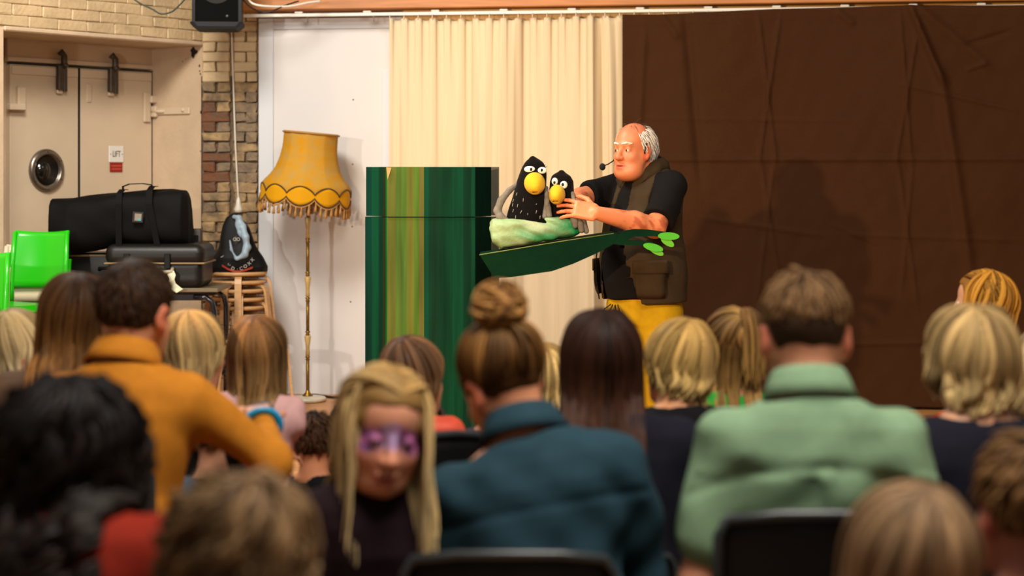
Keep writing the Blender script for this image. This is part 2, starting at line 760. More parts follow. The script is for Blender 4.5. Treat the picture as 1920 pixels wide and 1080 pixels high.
pt.add([(.003, -.085 + a, 2.262 + b) for a, b in pts] + [(.0, -.085 + a, 2.262 + b) for a, b in pts],
       [list(range(n))] + [[i, (i + 1) % n, n + (i + 1) % n, n + i] for i in range(n)])
pt.build('chipped_plaster_hole', hole_m, wall_left)
ch = MB()
for yy, zz, s in ((-.03, 2.17, .010), (-.028, 2.135, .007), (-.02, 2.115, .008), (-.015, 1.86, .012), (-.02, 1.6, .006), (-.16, 2.22, .004), (-.19, 2.205, .004), (-.14, 2.228, .003)):
    ch.ball((.001, yy, zz), (.002, s * .7, s), u=8, vv=5)
ch.build('paint_chips', hole_m, wall_left)
jj = MB().box((.001, -.004, 1.05), (.006, .012, 2.1)).build('corner_strip', hole_m, wall_left)  # thin dark strip running down the pier's outer corner

# lift doors
door = framed(empty('door_1', label='cream double lift doors with porthole in a wall recess', cat='door', kind='structure'), LW)
YD = -.50
fr = MB()
fr.box((.6, YD - .005, 2.235), (1.22, .03, .155), .004)
fr.box((.6, YD + .012, 2.175), (1.22, .02, .03), .004)
fr.build('header_panel', cream_d, door)
lf = MB().box((.318, YD - .01, 1.07), (.625, .05, 2.14), .004).build('door_leaf', cream_d, door)
lf2 = MB().box((.918, YD - .01, 1.07), (.545, .05, 2.14), .004).build('door_leaf', cream_d, door)
for L, x, wd in ((lf, .318, .61), (lf2, .918, .53)):
    MB().box((x, YD + .018, 2.105), (wd, .012, .055), .003).build('top_strip', cream_d, L)
gp = MB().box((.634, YD - .004, 1.07), (.008, .04, 2.14)).build('door_gap', hole_m, door)
MB().box((.003, YD - .004, 1.07), (.006, .04, 2.14)).build('edge_gap', hole_m, door)
MB().box((.6, YD + .008, 2.147), (1.2, .026, .006)).build('top_gap', hole_m, door)
for L, x in ((lf, .37), (lf2, .80)):
    hb = MB()
    hb.box((x + .020, YD + .045, 2.07), (.042, .035, .16), .004)
    hb.box((x - .020, YD + .04, 2.055), (.030, .03, .15), .004)
    hb.tube([(x, YD + .05, 2.13), (x - .006, YD + .055, 2.17), (x - .004, YD + .055, 2.21), (x + .012, YD + .05, 2.235), (x + .022, YD + .045, 2.215)], .021, 8)
    hb.ball((x - .008, YD + .06, 2.15), .022)
    hb.build('door_hanger', dark_m, L)
    hb = MB().box((x + .012, YD + .03, 1.985), (.05, .02, .04), .006).build('hanger_plate', cream_d, L)
ring_m = mat('porthole_metal', '#8d8478', .3, metal=.9)
glass_m = mat('porthole_glass', '#15130f', .08, coat=.5)
pm = LW.inverted()
Mx = Matrix.Translation((.911, YD + .016, 1.472)) @ Matrix.Rotation(-math.pi / 2, 4, 'X')
rg = MB().lathe([(.098, 0), (.100, .018), (.112, .026), (.132, .022), (.138, .010), (.138, 0)], 36, Mx).build('porthole_ring', ring_m, lf2)
MB().lathe([(.001, .002), (.097, .002), (.1, .006), (.001, .006)], 36, Mx).build('porthole_glass', glass_m, lf2)
sc = MB()
for k in range(6):
    a = k * math.pi / 3 + .5
    sc.ball((.911 + .122 * math.cos(a), YD + .042, 1.472 + .122 * math.sin(a)), .006, u=8, vv=5)
sc.build('porthole_screws', dark_m, lf2)
hg = MB()
hg.box((.06, YD + .025, 1.90), (.055, .02, .20), .004)
hg.box((.02, YD + .04, 1.955), (.06, .04, .05), .006)
hg.build('latch_plate', cream_d, lf)
hg = MB()
hg.box((.008, -.28, 1.872), (.014, .33, .045), .004)
hg.box((.015, -.45, 1.872), (.03, .05, .075), .005)
hg.tube([(.022, -.48, 1.872), (.022, -.36, 1.872)], .011, 8)
hg.ball((.018, -.17, 1.876), .012, u=8, vv=6)
hg.ball((.018, -.36, 1.872), .012, u=8, vv=6)
hg.build('bolt_bar', cream_d, door)
hg = MB()
hg.box((1.12, YD + .03, 1.93), (.06, .03, .14), .005)
hg.box((1.17, YD + .05, 1.87), (.12, .04, .04), .005)
hg.build('hinge', cream_d, lf2)
st = MB().box((.56, YD + .018, 1.98), (.035, .012, .12), .002).build('cover_strip', cream_d, lf)

# white panel
upL, upR = bu(485, .06), bu(1230, .06)
zt = 2.475
pn = empty('trim_1', label='tall white wall panel with a raised frame behind the floor lamp', cat='panel', kind='structure')
framed(pn, BW)
MB().box(((upL + upR) / 2, -.03, zt / 2), (upR - upL, .05, zt)).build('panel_board', white_p, pn)
ws = bu(512, .07) - upL
MB().box((upL + ws / 2, -.06, zt / 2), (ws, .012, zt), .003).build('frame_stile', white_s, pn)
MB().box(((upL + upR) / 2 + ws / 2, -.061, 2.415), (upR - upL - ws, .012, .03), .004).build('frame_rail', white_s, pn)
u0 = bu(716, .07)
MB().box((u0 + .035, -.060, 1.06), (.07, .012, 2.12), .003).build('frame_stile', white_s, pn)
sw = MB()
for px, py in ((662, 187), (661, 308), (503, 205), (660, 425), (657, 566)):
    sw.ball((bu(px, .06), -.056, bz(px, py, .06)), (.005, .003, .005), u=8, vv=5)
sw.build('screw_holes', hole_m, pn)

# beam, yellow board, rail
ub0, ub1 = bu(440, .22), bu(2900, .22)
b = framed(MB().box(((ub0 + ub1) / 2, -.15, 2.555), (ub1 - ub0, .20, .085), .006).build('trim_2', wood_o), BW)
set_props(b, 'long orange pine beam along the top of the back wall', 'beam', kind='structure')
b = framed(MB().box(((bu(760) + ub1) / 2, -.075, 2.44), (ub1 - bu(760), .03, .16), .004).build('trim_3', wood_y), BW)
set_props(b, 'yellow varnished board behind the curtain tops', 'board', kind='structure')
b = framed(MB().box(((bu(455) + ub1) / 2, -.02, 2.8), (ub1 - bu(455), .03, .5), .004).build('trim_4', mat('dark_brown_sheet', '#5a3f24', .7, var=.3)), BW)  # plain dark brown sheet covering the wall above the beam
set_props(b, 'dark brown sheet above the orange beam', 'board', kind='structure')
RZ = 2.479
rail = framed(empty('curtain_rail', label='white metal curtain rail under the orange beam', cat='curtain rail'), BW)
MB().box(((bu(457, .22) + ub1) / 2, -.22, RZ), (ub1 - bu(457, .22), .018, .022), .004).build('track', rail_w, rail)
for px in range(560, 1900, 128):
    c = MB().box((bu(px, .22), -.21, RZ + .017), (.055, .03, .014), .005).build('ceiling_clip', rail_w, rail)
for px in range(560, 740, 124):
    MB().box((bu(px + 17, .22), -.22, RZ - .03), (.006, .006, .04)).build('runner', dark_m, rail)

# ---------------------------------------------------------------- curtains
cur_m = mat('cream_curtain', '#d0bd9c', .8, var=.06, vscale=60, stretch=(1, 1, .05), spec=.2)
ct = framed(empty('cream_curtain', label='long cream curtain hanging in folds from white rail', cat='curtain'), BW)
uc0, uc1 = bu(732, .22), bu(2080, .22)
nu, nz = 640, 60
us = np.linspace(0, 1, nu) * (uc1 - uc0)
zs = np.linspace(0, 1, nz)
Ug, Tg = np.meshgrid(us, zs, indexing='ij')
PIT = .0925
ph = 2 * np.pi * Ug / PIT
rg_ = np.random.default_rng(11)
dsp = .012 * np.cos(ph) * (.06 + .94 * Tg ** 5)
for i in range(8):
    fq = rg_.uniform(9, 44)
    dsp += .26 / (fq + 6) * np.sin(fq * (Ug + .035 * (1 - Tg) * np.sin(3 * Ug + i)) + rg_.uniform(0, 6.28) + .5 * (1 - Tg) * rg_.uniform(-1, 1)) * (1.15 - .5 * Tg)
for c0, wdt, am in ((bu(935, .22) - uc0, .03, .05), (bu(1110, .22) - uc0, .025, .05), (bu(1128, .22) - uc0, .02, -.05), (bu(1145, .22) - uc0, .018, .045), (bu(745, .22) - uc0, .03, .03)):
    dsp += am * np.exp(-((Ug - c0 - .02 * (1 - Tg)) / wdt) ** 2) * (.4 + .6 * (1 - Tg) ** .5)
ztop = 2.452 - .016 * np.abs(np.sin(ph / 2)) ** 1.5 - .008 * np.sin(2.3 * us)[:, None] ** 2
Zg = .02 + Tg * (ztop - .02)
V = np.stack([uc0 + Ug + .006 * np.sin(ph * 2) * Tg, -.22 - dsp, Zg], -1).reshape(-1, 3)
ii = np.arange(nu * nz).reshape(nu, nz)
F = np.stack([ii[:-1, :-1], ii[1:, :-1], ii[1:, 1:], ii[:-1, 1:]], -1).reshape(-1, 4)
o = link('drape', np_mesh('drape', V, F), cur_m, ct)
md = o.modifiers.new('thick', 'SOLIDIFY')
md.thickness = .002
hem = MB()
k = 0
hk = MB().tube([(0, 0, -.012), (0, -.008, 0), (0, 0, .012), (0, .002, .024)], .0022, 6).mesh('hook')
hk.materials.append(rail_w)
while k * PIT < uc1 - uc0:
    h = bpy.data.objects.new('hook', hk)
    COL.objects.link(h)
    h.parent = ct
    h.location = (uc0 + k * PIT, -.236, 2.452)
    k += 1

brn = mat('brown_cloth', '#3c220f', .85, var=.12, vscale=90, spec=.12)
bc0, bc1 = bu(1167, .30), bu(2060, .30)
nu, nz = 260, 200
us = np.linspace(bc0, bc1, nu)
Ug, Tg = np.meshgrid(us, np.linspace(0, 1, nz), indexing='ij')
top = np.interp(us, [bu(p, .3) for p in (1167, 1240, 1450, 1700, 1900, 2060)], [bz(p, q, .3) for p, q in ((1167, 27), (1240, 27), (1450, 17), (1700, 10), (1900, 10), (2060, 8))])
Zg = .015 + Tg * (top[:, None] - .015)


def ridge(p0, p1, amp, sg, soft=.15):
    a = np.array([bu(p0[0], .3), bz(p0[0], p0[1], .3)])
    b = np.array([bu(p1[0], .3), bz(p1[0], p1[1], .3)])
    d = b - a
    L = np.hypot(*d)
    t = ((Ug - a[0]) * d[0] + (Zg - a[1]) * d[1]) / L ** 2
    s = ((Ug - a[0]) * d[1] - (Zg - a[1]) * d[0]) / L
    win = 1 / (1 + np.exp(-(t + .02) / (soft * .3))) / (1 + np.exp((t - 1.02) / (soft * .3)))
    return 1.5 * amp * np.exp(-(s / sg) ** 2) * win


D = np.zeros_like(Ug)
for a in (((1423, 36), (1454, 296), .012, .010), ((1460, 47), (1424, 296), .012, .010), ((1426, 300), (1466, 560), .008, .012), ((1452, 300), (1420, 560), .007, .012),
          ((1688, 36), (1708, 296), .011, .010), ((1721, 52), (1681, 296), .010, .010), ((1683, 300), (1718, 560), .007, .012), ((1712, 300), (1690, 540), .006, .012),
          ((1215, 299), (2060, 297), .012, .014), ((1286, 31), (1314, 330), -.018, .03), ((1208, 60), (1198, 260), .010, .02),
          ((1704, 8), (1765, 150), .030, .022), ((1765, 150), (1818, 500), .022, .035), ((1714, 8), (1850, 120), .014, .03), ((1890, 60), (1815, 83), -.012, .012), ((1850, 118), (1815, 130), .010, .01),
          ((1700, 160), (1900, 205), .010, .012), ((1210, 222), (1560, 226), .004, .012), ((1330, 410), (1530, 440), .006, .014), ((1600, 440), (1900, 450), .006, .012), ((1300, 650), (1900, 640), .006, .014),
          ((1240, 27), (1270, 70), .012, .02), ((1570, 20), (1600, 45), .012, .02), ((1460, 88), (1500, 110), .006, .008), ((1560, 420), (1640, 455), .006, .01)):
    D += ridge(*a)
g2 = np.random.default_rng(5)
for i in range(16):
    fx, fz = g2.uniform(-9, 9), g2.uniform(-5, 5)
    D += .004 * np.sin(fx * Ug + fz * Zg + 1.2 * np.sin(2.1 * Zg + i) + g2.uniform(0, 6.28))
for i in range(10):
    fx, fz = g2.uniform(-45, 45), g2.uniform(-30, 30)
    D += .0007 * np.sin(fx * Ug + fz * Zg + 2 * np.sin(5 * Zg + i) + 1.5 * np.sin(6 * Ug) + g2.uniform(0, 6.28))
D += .006 * np.exp(-((Zg - top[:, None] + .055) / .006) ** 2)
V = np.stack([Ug, -.30 - D, Zg], -1).reshape(-1, 3)
ii = np.arange(nu * nz).reshape(nu, nz)
F = np.stack([ii[:-1, :-1], ii[1:, :-1], ii[1:, 1:], ii[:-1, 1:]], -1).reshape(-1, 4)
o = framed(link('brown_cloth', np_mesh('brown_cloth', V, F), brn), BW)
o.modifiers.new('thick', 'SOLIDIFY').thickness = .002
set_props(o, 'wide creased dark brown backdrop cloth behind the performer', 'backdrop')

# ---------------------------------------------------------------- floor lamp
LX, LY = W(577, 745, 11.35).x, 11.35
lampo = empty('floor_lamp', (LX, LY, 0), label='tall floor lamp with fringed golden fabric shade and onyx stem', cat='floor lamp')
onyx = mat('onyx', '#b89a5e', .25, var=.4, vscale=25, col2='#8a6c34', coat=.3)
brass = mat('brass', '#94712c', .35, metal=.85, var=.3, vscale=60)
marble = mat('marble_base', '#c9bda5', .3, var=.25, vscale=12, coat=.2)
gold_a = mat('mottled_gold_fabric', '#b98210', .75, var=.8, vscale=16, col2='#a5884a', spec=.1, bump=.15, bscale=60, detail=8)
gold_b = mat('bright_gold_fabric', '#c98f06', .7, spec=.1, var=.4, vscale=9, col2='#b8871c')
braid = mat('brown_braid', '#4d3413', .8, bump=.8, bscale=300)
trimm = mat('tan_trim', '#a5783f', .8, bump=.5, bscale=300)
tass = mat('tassel_thread', '#b08040', .85, var=.3, vscale=40)
lz = lambda py: CAMZ - (py - HZ) * LY / FPX
MB().lathe([(.001, .0), (.108, 0), (.117, .008), (.117, .022), (.108, .030), (.035, .036), (.001, .036)], 40).build('base', marble, lampo)
MB().lathe([(.034, .036), (.032, .042), (.016, .056), (.010, .075), (.008, .085)], 24).build('foot_cone', brass, lampo)


def stem_on(y0, y1):
    a, b = lz(y1), lz(y0)
    h = b - a
    MB().lathe([(.010, a), (.014, a + .02 * h), (.0125, a + .3 * h), (.0125, a + .45 * h), (.021, a + .93 * h), (.018, b)], 20).build('onyx_piece', onyx, lampo)


def stem_br(y0, y1):
    a, b = lz(y1), lz(y0)
    m = MB()
    m.lathe([(.0105, a), (.0105, b)], 12)
    for z in np.arange(a, b - .012, .012):
        m.tube([(.011 * math.cos(t), .011 * math.sin(t), z + .012 * t / 6.283) for t in np.linspace(0, 6.283, 9)], .0018, 4)
    m.build('twisted_tube', brass, lampo)


def knob(y):
    z = lz(y)
    MB().lathe([(.009, z - .018), (.016, z - .010), (.009, z - .003), (.017, z + .006), (.009, z + .016)], 16).build('stem_collar', brass, lampo)


stem_on(407, 446); knob(450); stem_br(455, 508); knob(513); stem_on(519, 556); knob(561); stem_br(566, 619); knob(624); stem_on(629, 667); knob(671); stem_br(675, 731)
MB().tube([(0, 0, lz(410)), (0, 0, lz(300))], .009, 10).build('upper_stem', brass, lampo)
MB().ball((0, 0, lz(330)), (.03, .03, .045)).build('light_bulb', mat('bulb_glass', '#d8d2c4', .2), lampo)

shade = empty('lamp_shade', (0, 0, 0))
shade.parent = lampo
shade.location = (0.0, 0, 1.46)
shade.rotation_euler = (0, math.radians(5.2), 0)
SP = [(0, .172), (-.06, .172), (-.11, .174), (-.175, .186), (-.24, .208), (-.29, .240), (-.32, .268), (-.345, .284), (-.50, .290)]
sz, sr = [p[0] for p in SP][::-1], [p[1] for p in SP][::-1]
rad = lambda z: float(np.interp(z, sz, sr))
TOPZ = .255
NS = 160
up = lambda f: -.392 + .048 * abs(math.cos(5 * f)) ** .75
lo = lambda f: -.412 - .050 * abs(math.cos(5 * f)) ** .75
f0 = math.pi / 2 * 3


def shade_grid(fa, fb, rows, off=0.):
    v, f = [], []
    for i in range(NS):
        a = 2 * math.pi * i / NS
        za, zb = fa(a - f0), fb(a - f0)
        for j in range(rows):
            z = za + (zb - za) * j / (rows - 1)
            r = rad(z) + off - .004 * abs(math.sin(5 * (a - f0)))
            v.append((r * math.cos(a), r * math.sin(a), TOPZ + z))
    for i in range(NS):
        k = (i + 1) % NS
        for j in range(rows - 1):
            f.append([i * rows + j, k * rows + j, k * rows + j + 1, i * rows + j + 1])
    return np_mesh('shade', np.array(v), np.array(f))


a = link('shade_fabric', shade_grid(lambda q: 0, up, 30), gold_a, shade)
a.modifiers.new('thick', 'SOLIDIFY').thickness = .003
a = link('scalloped_band', shade_grid(up, lo, 6), gold_b, shade)
a.modifiers.new('thick', 'SOLIDIFY').thickness = .003
ring = lambda fn, off: [((rad(fn(t - f0)) + off) * math.cos(t), (rad(fn(t - f0)) + off) * math.sin(t), TOPZ + fn(t - f0)) for t in [2 * math.pi * i / NS for i in range(NS)]]
MB().tube(ring(up, .001), .0048, 6, closed=True).build('braid_trim', braid, shade)
MB().tube(ring(lo, .001), .0048, 6, closed=True).build('braid_trim', braid, shade)
MB().tube(ring(lambda q: lo(q) - .012, .0), .005, 5, closed=True).build('fringe_heading', tass, shade)
MB().tube(ring(lambda q: -.008, .002), .011, 6, closed=True, flat=.6).build('top_binding', trimm, shade)
tm = MB().lathe([(.002, 0), (.006, -.004), (.004, -.012), (.008, -.034), (.010, -.058), (.001, -.060)], 8).mesh('tassel')
tm.materials.append(tass)
for i in range(46):
    t = 2 * math.pi * i / 46 + random.uniform(-.02, .02)
    o = bpy.data.objects.new('tassel', tm)
    COL.objects.link(o)
    o.parent = shade
    z = lo(t - f0) - .012
    r = rad(z)
    o.location = (r * math.cos(t), r * math.sin(t), TOPZ + z)
    o.scale = (1, 1, random.uniform(.85, 1.15))
sp = MB()
for k in range(3):
    t = k * 2.094 + .4
    sp.tube([(0, 0, TOPZ - .10), (.172 * math.cos(t), .172 * math.sin(t), TOPZ - .02)], .0025, 6)
sp.build('shade_spider', brass, shade)

# ---------------------------------------------------------------- painted cardboard tree with branch
tree = empty('cardboard_tree', (W(790, 500, 8.3).x, 8.3, 0), label='green striped cardboard tree trunk with one branch, stage prop', cat='stage prop')
TX = tree.location.x
px8 = lambda px, d=8.3: (px - 960) * d / FPX - TX
pz8 = lambda py, d=8.3: CAMZ - (py - HZ) * d / FPX


def stripes(name, cols, x0, x1):
    """vertical bands of paint of different width along local x"""
    if name in MATS:
        return MATS[name]
    m = mat(name, '#0d3a24', .65, bump=.08, bscale=18, spec=.06)
    nt = m.node_tree
    N, L = nt.nodes, nt.links
    tc = N.new('ShaderNodeTexCoord')
    sx = N.new('ShaderNodeSeparateXYZ')
    L.new(tc.outputs['Object'], sx.inputs[0])
    mr = N.new('ShaderNodeMapRange')
    mr.inputs[1].default_value = x0
    mr.inputs[2].default_value = x1
    nz = N.new('ShaderNodeTexNoise')
    nz.inputs['Scale'].default_value = 3
    mp = N.new('ShaderNodeMapping')
    mp.inputs['Scale'].default_value = (8, 1, .5)
    L.new(tc.outputs['Object'], mp.inputs[0])
    L.new(mp.outputs[0], nz.inputs['Vector'])
    L.new(sx.outputs[0], mr.inputs[0])
    rp = N.new('ShaderNodeValToRGB')
    rp.color_ramp.interpolation = 'CONSTANT'
    els = rp.color_ramp.elements
    while len(els) < len(cols):
        els.new(.5)
    for e, (p, c) in zip(els, cols):
        e.position = p
        e.color = (*lin(c), 1)
    L.new(mr.outputs[0], rp.inputs[0])
    r2 = N.new('ShaderNodeValToRGB')
    r2.color_ramp.elements[0].position = .3
    r2.color_ramp.elements[0].color = (.5, .55, .5, 1)
    r2.color_ramp.elements[1].position = .72
    r2.color_ramp.elements[1].color = (1.15, 1.15, 1.05, 1)
    L.new(nz.outputs[0], r2.inputs[0])
    mx = N.new('ShaderNodeMix')
    mx.data_type = 'RGBA'
    mx.blend_type = 'MULTIPLY'
    mx.inputs[0].default_value = 1
    L.new(rp.outputs[0], mx.inputs[6])
    L.new(r2.outputs[0], mx.inputs[7])
    L.new(mx.outputs[2], N['Principled BSDF'].inputs['Base Color'])
    return m


ZF, ZT = pz8(407), pz8(313)
XL, X1, X2, X3 = px8(684, 8.42), px8(726), px8(891), px8(921, 8.38)
front_m = stripes('painted_front', [(0, '#5c642c'), (.10, '#4c6a2c'), (.22, '#62682c'), (.30, '#4c6a28'), (.36, '#646230'), (.415, '#04402c'), (.47, '#0c3424'), (.60, '#043422'), (.74, '#043c28'), (.86, '#032e20'), (.95, '#053c28')], X1, X2)
side_m = stripes('painted_side', [(0, '#03302a'), (.3, '#033a26'), (.62, '#042c20'), (.80, '#1c2a18'), (.93, '#0f5a22')], XL, X1)
dk_m = mat('painted_dark_green', '#021c14', .7, spec=.05, var=.4, vscale=8, stretch=(6, 1, .5), bump=.2)
br_m = mat('branch_green', '#022014', .7, spec=.05, var=.45, vscale=6, col2='#0a3516', bump=.15)
olive = mat('olive_card', '#3f3a24', .6, var=.3, vscale=10)
cardb = mat('raw_cardboard', '#b08d52', .8)


def panel(p, q, z0, z1, m, name, th=.006):
    a = Vector((p[0], p[1], 0)); b = Vector((q[0], q[1], 0))
    t = (b - a).normalized()
    n = Vector((-t.y, t.x, 0)) * th
    v = []
    for z in (z0, z1):
        for c in (a, b, b + n, a + n):
            v.append((c.x, c.y, z))
    mb = MB().add(v, [[0, 1, 2, 3], [4, 5, 6, 7], [0, 1, 5, 4], [1, 2, 6, 5], [2, 3, 7, 6], [3, 0, 4, 7]])
    return mb.build(name, m, tree)


for z0, z1, dx, dy in ((.0, ZF - .002, 0, 0), (ZF + .002, ZT, .003, .004)):
    nm = 'lower' if z0 == 0 else 'upper'
    panel((XL - dx + (.008 if z0 else 0), .14), (X1, dy), z0, z1, side_m, 'left_panel')
    panel((X1, dy), (X2, dy), z0, z1, front_m, 'front_panel')
    panel((X2, dy), (X3, .09 + dy), z0, z1, dk_m, 'right_panel')
    panel((px8(936, 8.5), .2), (XL, .2), z0 if z0 else .0, z1, olive, 'back_panel')
tr = MB()
tr.prism([(X1 - .004, ZT - .002), (X1 + .02, ZT - .004), (X1 + .012, ZT - .03), (X1 + .002, ZT - .06)], -.004, -.001)
tr.build('torn_card_edge', cardb, tree)
ef = MB()
ef.tube([(X1 + .004, -.003, ZF), (X2, -.003, ZF)], .0022, 5)
ef.build('fold_line', dk_m, tree)
ef = MB()
ef.box((px8(697), -.003 + .10, pz8(433)), (.003, .004, .03))
ef.box((px8(697), -.003 + .10, pz8(441)), (.003, .004, .012))
ef.build('scuffs', cardb, tree)

brx = lambda px, d=7.98: (px - 960) * d / FPX - TX
brz = lambda py, d=7.98: CAMZ - (py - HZ) * d / FPX
outline = [(899, 477), (927, 521), (960, 519), (1035, 508), (1075, 494), (1120, 474), (1152, 456), (1175, 441), (1150, 437), (1050, 452), (960, 467)]
bmx = MB().prism([(brx(x), brz(y)) for x, y in outline], -.34, -.08)
bo = bmx.build('branch', br_m, tree)
tw = [(1148, 457), (1158, 441), (1170, 432), (1188, 429), (1215, 430), (1246, 434), (1246, 441), (1232, 443), (1190, 443), (1178, 448), (1176, 450), (1205, 451), (1224, 454), (1220, 459), (1175, 459), (1160, 458)]
MB().prism([(brx(x), brz(y)) for x, y in tw], -.355, -.335).build('twig', br_m, tree)
cl = mat('leaf_card', '#3ea80a', .5, var=.15, vscale=12)
cl2 = mat('leaf_card_dark', '#58ae0c', .5, var=.15, vscale=12)
for cx, cy, a, b, rot, m, dep in ((1252, 442, 20, 7.2, -2, cl, -.368), (1250, 453, 14, 6.5, -32, cl2, -.36), (1223, 463, 19, 7, -14, cl, -.368), (1229, 470, 15, 6, -28, cl2, -.36)):
    pl = []
    for t in np.linspace(0, 6.283, 22, endpoint=False):
        ex, ey = a * math.cos(t), b * math.sin(t)
        c, s_ = math.cos(math.radians(rot)), math.sin(math.radians(rot))
        pl.append((brx(cx + ex * c + ey * s_), brz(cy - (-ex * -s_) * -1 * -1 + ey * c)))
    MB().prism(pl, dep - .004, dep).build('leaf', m, tree)
eg = MB()
eg.tube([(brx(x), -.341, brz(y) - .001) for x, y in ((899, 477), (960, 467), (1050, 452), (1150, 437))], .0022, 5)
eg.build('pale_edge', mat('pale_edge', '#6d7a3c', .6), tree)  # paler line drawn along the branch's top front edge

# nest
RX = np.array([[0, 0, 1.], [1, 0, 0], [0, 1, 0]])      # local z -> world x, x -> y, y -> z
ND = 8.06
nest = empty('nest', W(1003, 466, ND), label='papier-mache nest tub in white and green on branch', cat='nest')
nx = lambda px: (px - 1003) * ND / FPX
nzz = lambda py: -(py - 466) * ND / FPX
rows = []
for px, t, b, dp in ((917, 419, 432, .05), (924, 411, 456, .08), (940, 408, 467, .095), (1000, 408, 457, .10), (1040, 407, 450, .10), (1076, 404, 443, .09), (1088, 414, 436, .06)):
    rows.append((nx(px), dp, (b - t) / 2 * ND / FPX, nzz((t + b) / 2)))
inner = [(z, a - .03, b - .006, y + .022) for z, a, b, y in rows[2:-1]]
s = SDF().loft((0, 0, 0), RX, rows, k=.01, n=3.2).loft((0, 0, 0), RX, inner, k=.006, op='s', n=3)


def nest_col(v):
    w1 = wav(4, 28, .5, (1, .3, 2))(v[:, 0], v[:, 1], v[:, 2])
    t = np.clip((v[:, 0] + .10) / .22 + .55 * w1 + (-v[:, 2] + .07) * 4, 0, 1)
    c = np.array(lin('#8ea878'))[None] * (1 - t)[:, None] + np.array(lin('#0c7c46'))[None] * t[:, None]
    y = np.clip((.045 - v[:, 2] + .1 * v[:, 0]) / .05 + .25 * w1, 0, 1)[:, None]
    c = c * (1 - .55 * y) + np.array(lin('#7c8a20'))[None] * (.55 * y)
    w2 = np.clip((wav(9, 40, .7)(v[:, 0], v[:, 1], v[:, 2]) + (v[:, 2] - .08) * 10 - v[:, 0] * 2), 0, 1)[:, None]
    return c * (1 - .6 * w2) + np.array(lin('#b0ae8c'))[None] * (.6 * w2)


w1, w2 = wav(21, 50, .0035, (1, .5, 1.6)), wav(22, 130, .0022, (.6, .5, 1.8))
s.build('tub', mat('papier_mache', '#ffffff', .6, attr='col', bump=.3, bscale=70), .0045, nest, disp=lambda x, y, z: w1(x, y, z) + w2(x, y, z), amp=.005, colf=nest_col)

# ---------------------------------------------------------------- crow puppets
felt = mat('black_felt', '#0c0807', .95, sheen=.05, spec=.1, bump=.15, bscale=200)
beak = mat('yellow_felt', '#d8aa00', .85, var=.12, vscale=20, sheen=.1)
eyew = mat('white_eye', '#e8e4da', .5)
grey_c = mat('grey_check_cloth', '#7b7468', .9, var=.6, vscale=26, col2='#45413c', bump=.2)
grey_t = mat('taupe_cloth', '#6f665a', .9, var=.3, vscale=20)


def puppet(label, rows_px, d, eyes, bk, arms, stitch, feathers=(), lashes=()):
    b0 = W(rows_px[0][2] * .5 + rows_px[0][1] * .5, rows_px[0][0], d)
    e = empty('crow_puppet', b0, label=label, cat='puppet', group='crow puppets in the nest')
    L = lambda px, py, dy=0.: np.array(W(px, py, d) - b0) + np.array([0, dy, 0])
    rows = []
    for py, xa, xb in rows_px:
        p = L((xa + xb) / 2, py)
        h = (xb - xa) / 2 * d / FPX
        rows.append((p[2], h, h * .8, 0, p[0]))
    s = SDF().loft((0, 0, 0), I3, rows, k=.01, n=2.1)
    s.ell(L((rows_px[-1][1] + rows_px[-1][2]) / 2, rows_px[-1][0] + 2), ((rows_px[-1][2] - rows_px[-1][1]) / 2 * d / FPX, .02, .012), k=.01)
    nz = wav(3, 45, .002)
    s.build('body', felt, .005, e, disp=nz, amp=.003)
    fr = lambda px, py: np.interp(-py, [-r[0] for r in rows_px], [(r[2] - r[1]) / 2 * d / FPX * .8 for r in rows_px])
    for (px, py, rx, rz, pu, pv, pr) in eyes:
        q = L(px, py, -fr(px, py) * .93)
        ey = MB().ball(q, (rx * d / FPX, .010, rz * d / FPX), u=20, vv=12).build('eye', eyew, e)
        MB().ball(L(pu, pv, -fr(px, py) * .93 - .0085), (pr * d / FPX * .8, .004, pr * d / FPX), u=14, vv=8).build('pupil', black, ey)
    px, py, rx, rz, tx, ty = bk
    fy = -fr(px, py) * .8
    s = SDF()
    rx, rz = rx * d / FPX, rz * d / FPX
    s.ell(L(px, py, fy - .012), (rx, .045, rz), k=.01)
    s.ell(L(tx, ty, fy - .045), (rx * .35, .03, rz * .4), k=.045)
    s.box(L(tx - 2, ty + 9, fy - .05), (.012, .02, .0022), .002, k=.004, op='s')
    s.build('beak', beak, .0035, e)
    for pts, rs, m in arms:
        s = SDF().chain([L(a, b, c) for a, b, c in pts], rs, k=.008)
        s.build('wing', m, .004, e, disp=wav(8, 60, .0015), amp=.002)
    if stitch:
        mb = MB()
        for px, py, a in stitch:
            c = L(px, py, -fr(px, py) * .965)
            v = np.array([math.cos(a), 0, math.sin(a)]) * .0075
            mb.tube([c - v, c, c + v], .0011, 5)
        mb.build('stitches', mat('white_thread', '#a8a296', .8), e)
    if lashes:
        mb = MB()
        for x0, y0, x1, y1 in lashes:
            mb.tube([L(x0, y0, -fr(x0, y0) * .95), L(x1, y1, -fr(x0, y0) * 1.05)], .0009, 5)
        mb.build('eyelashes', black, e)
    for pts in feathers:
        s = SDF().chain([L(*p) for p in pts], [.014, .016, .013], k=.006)
        s.build('feather', grey_t, .004, e)
    return e


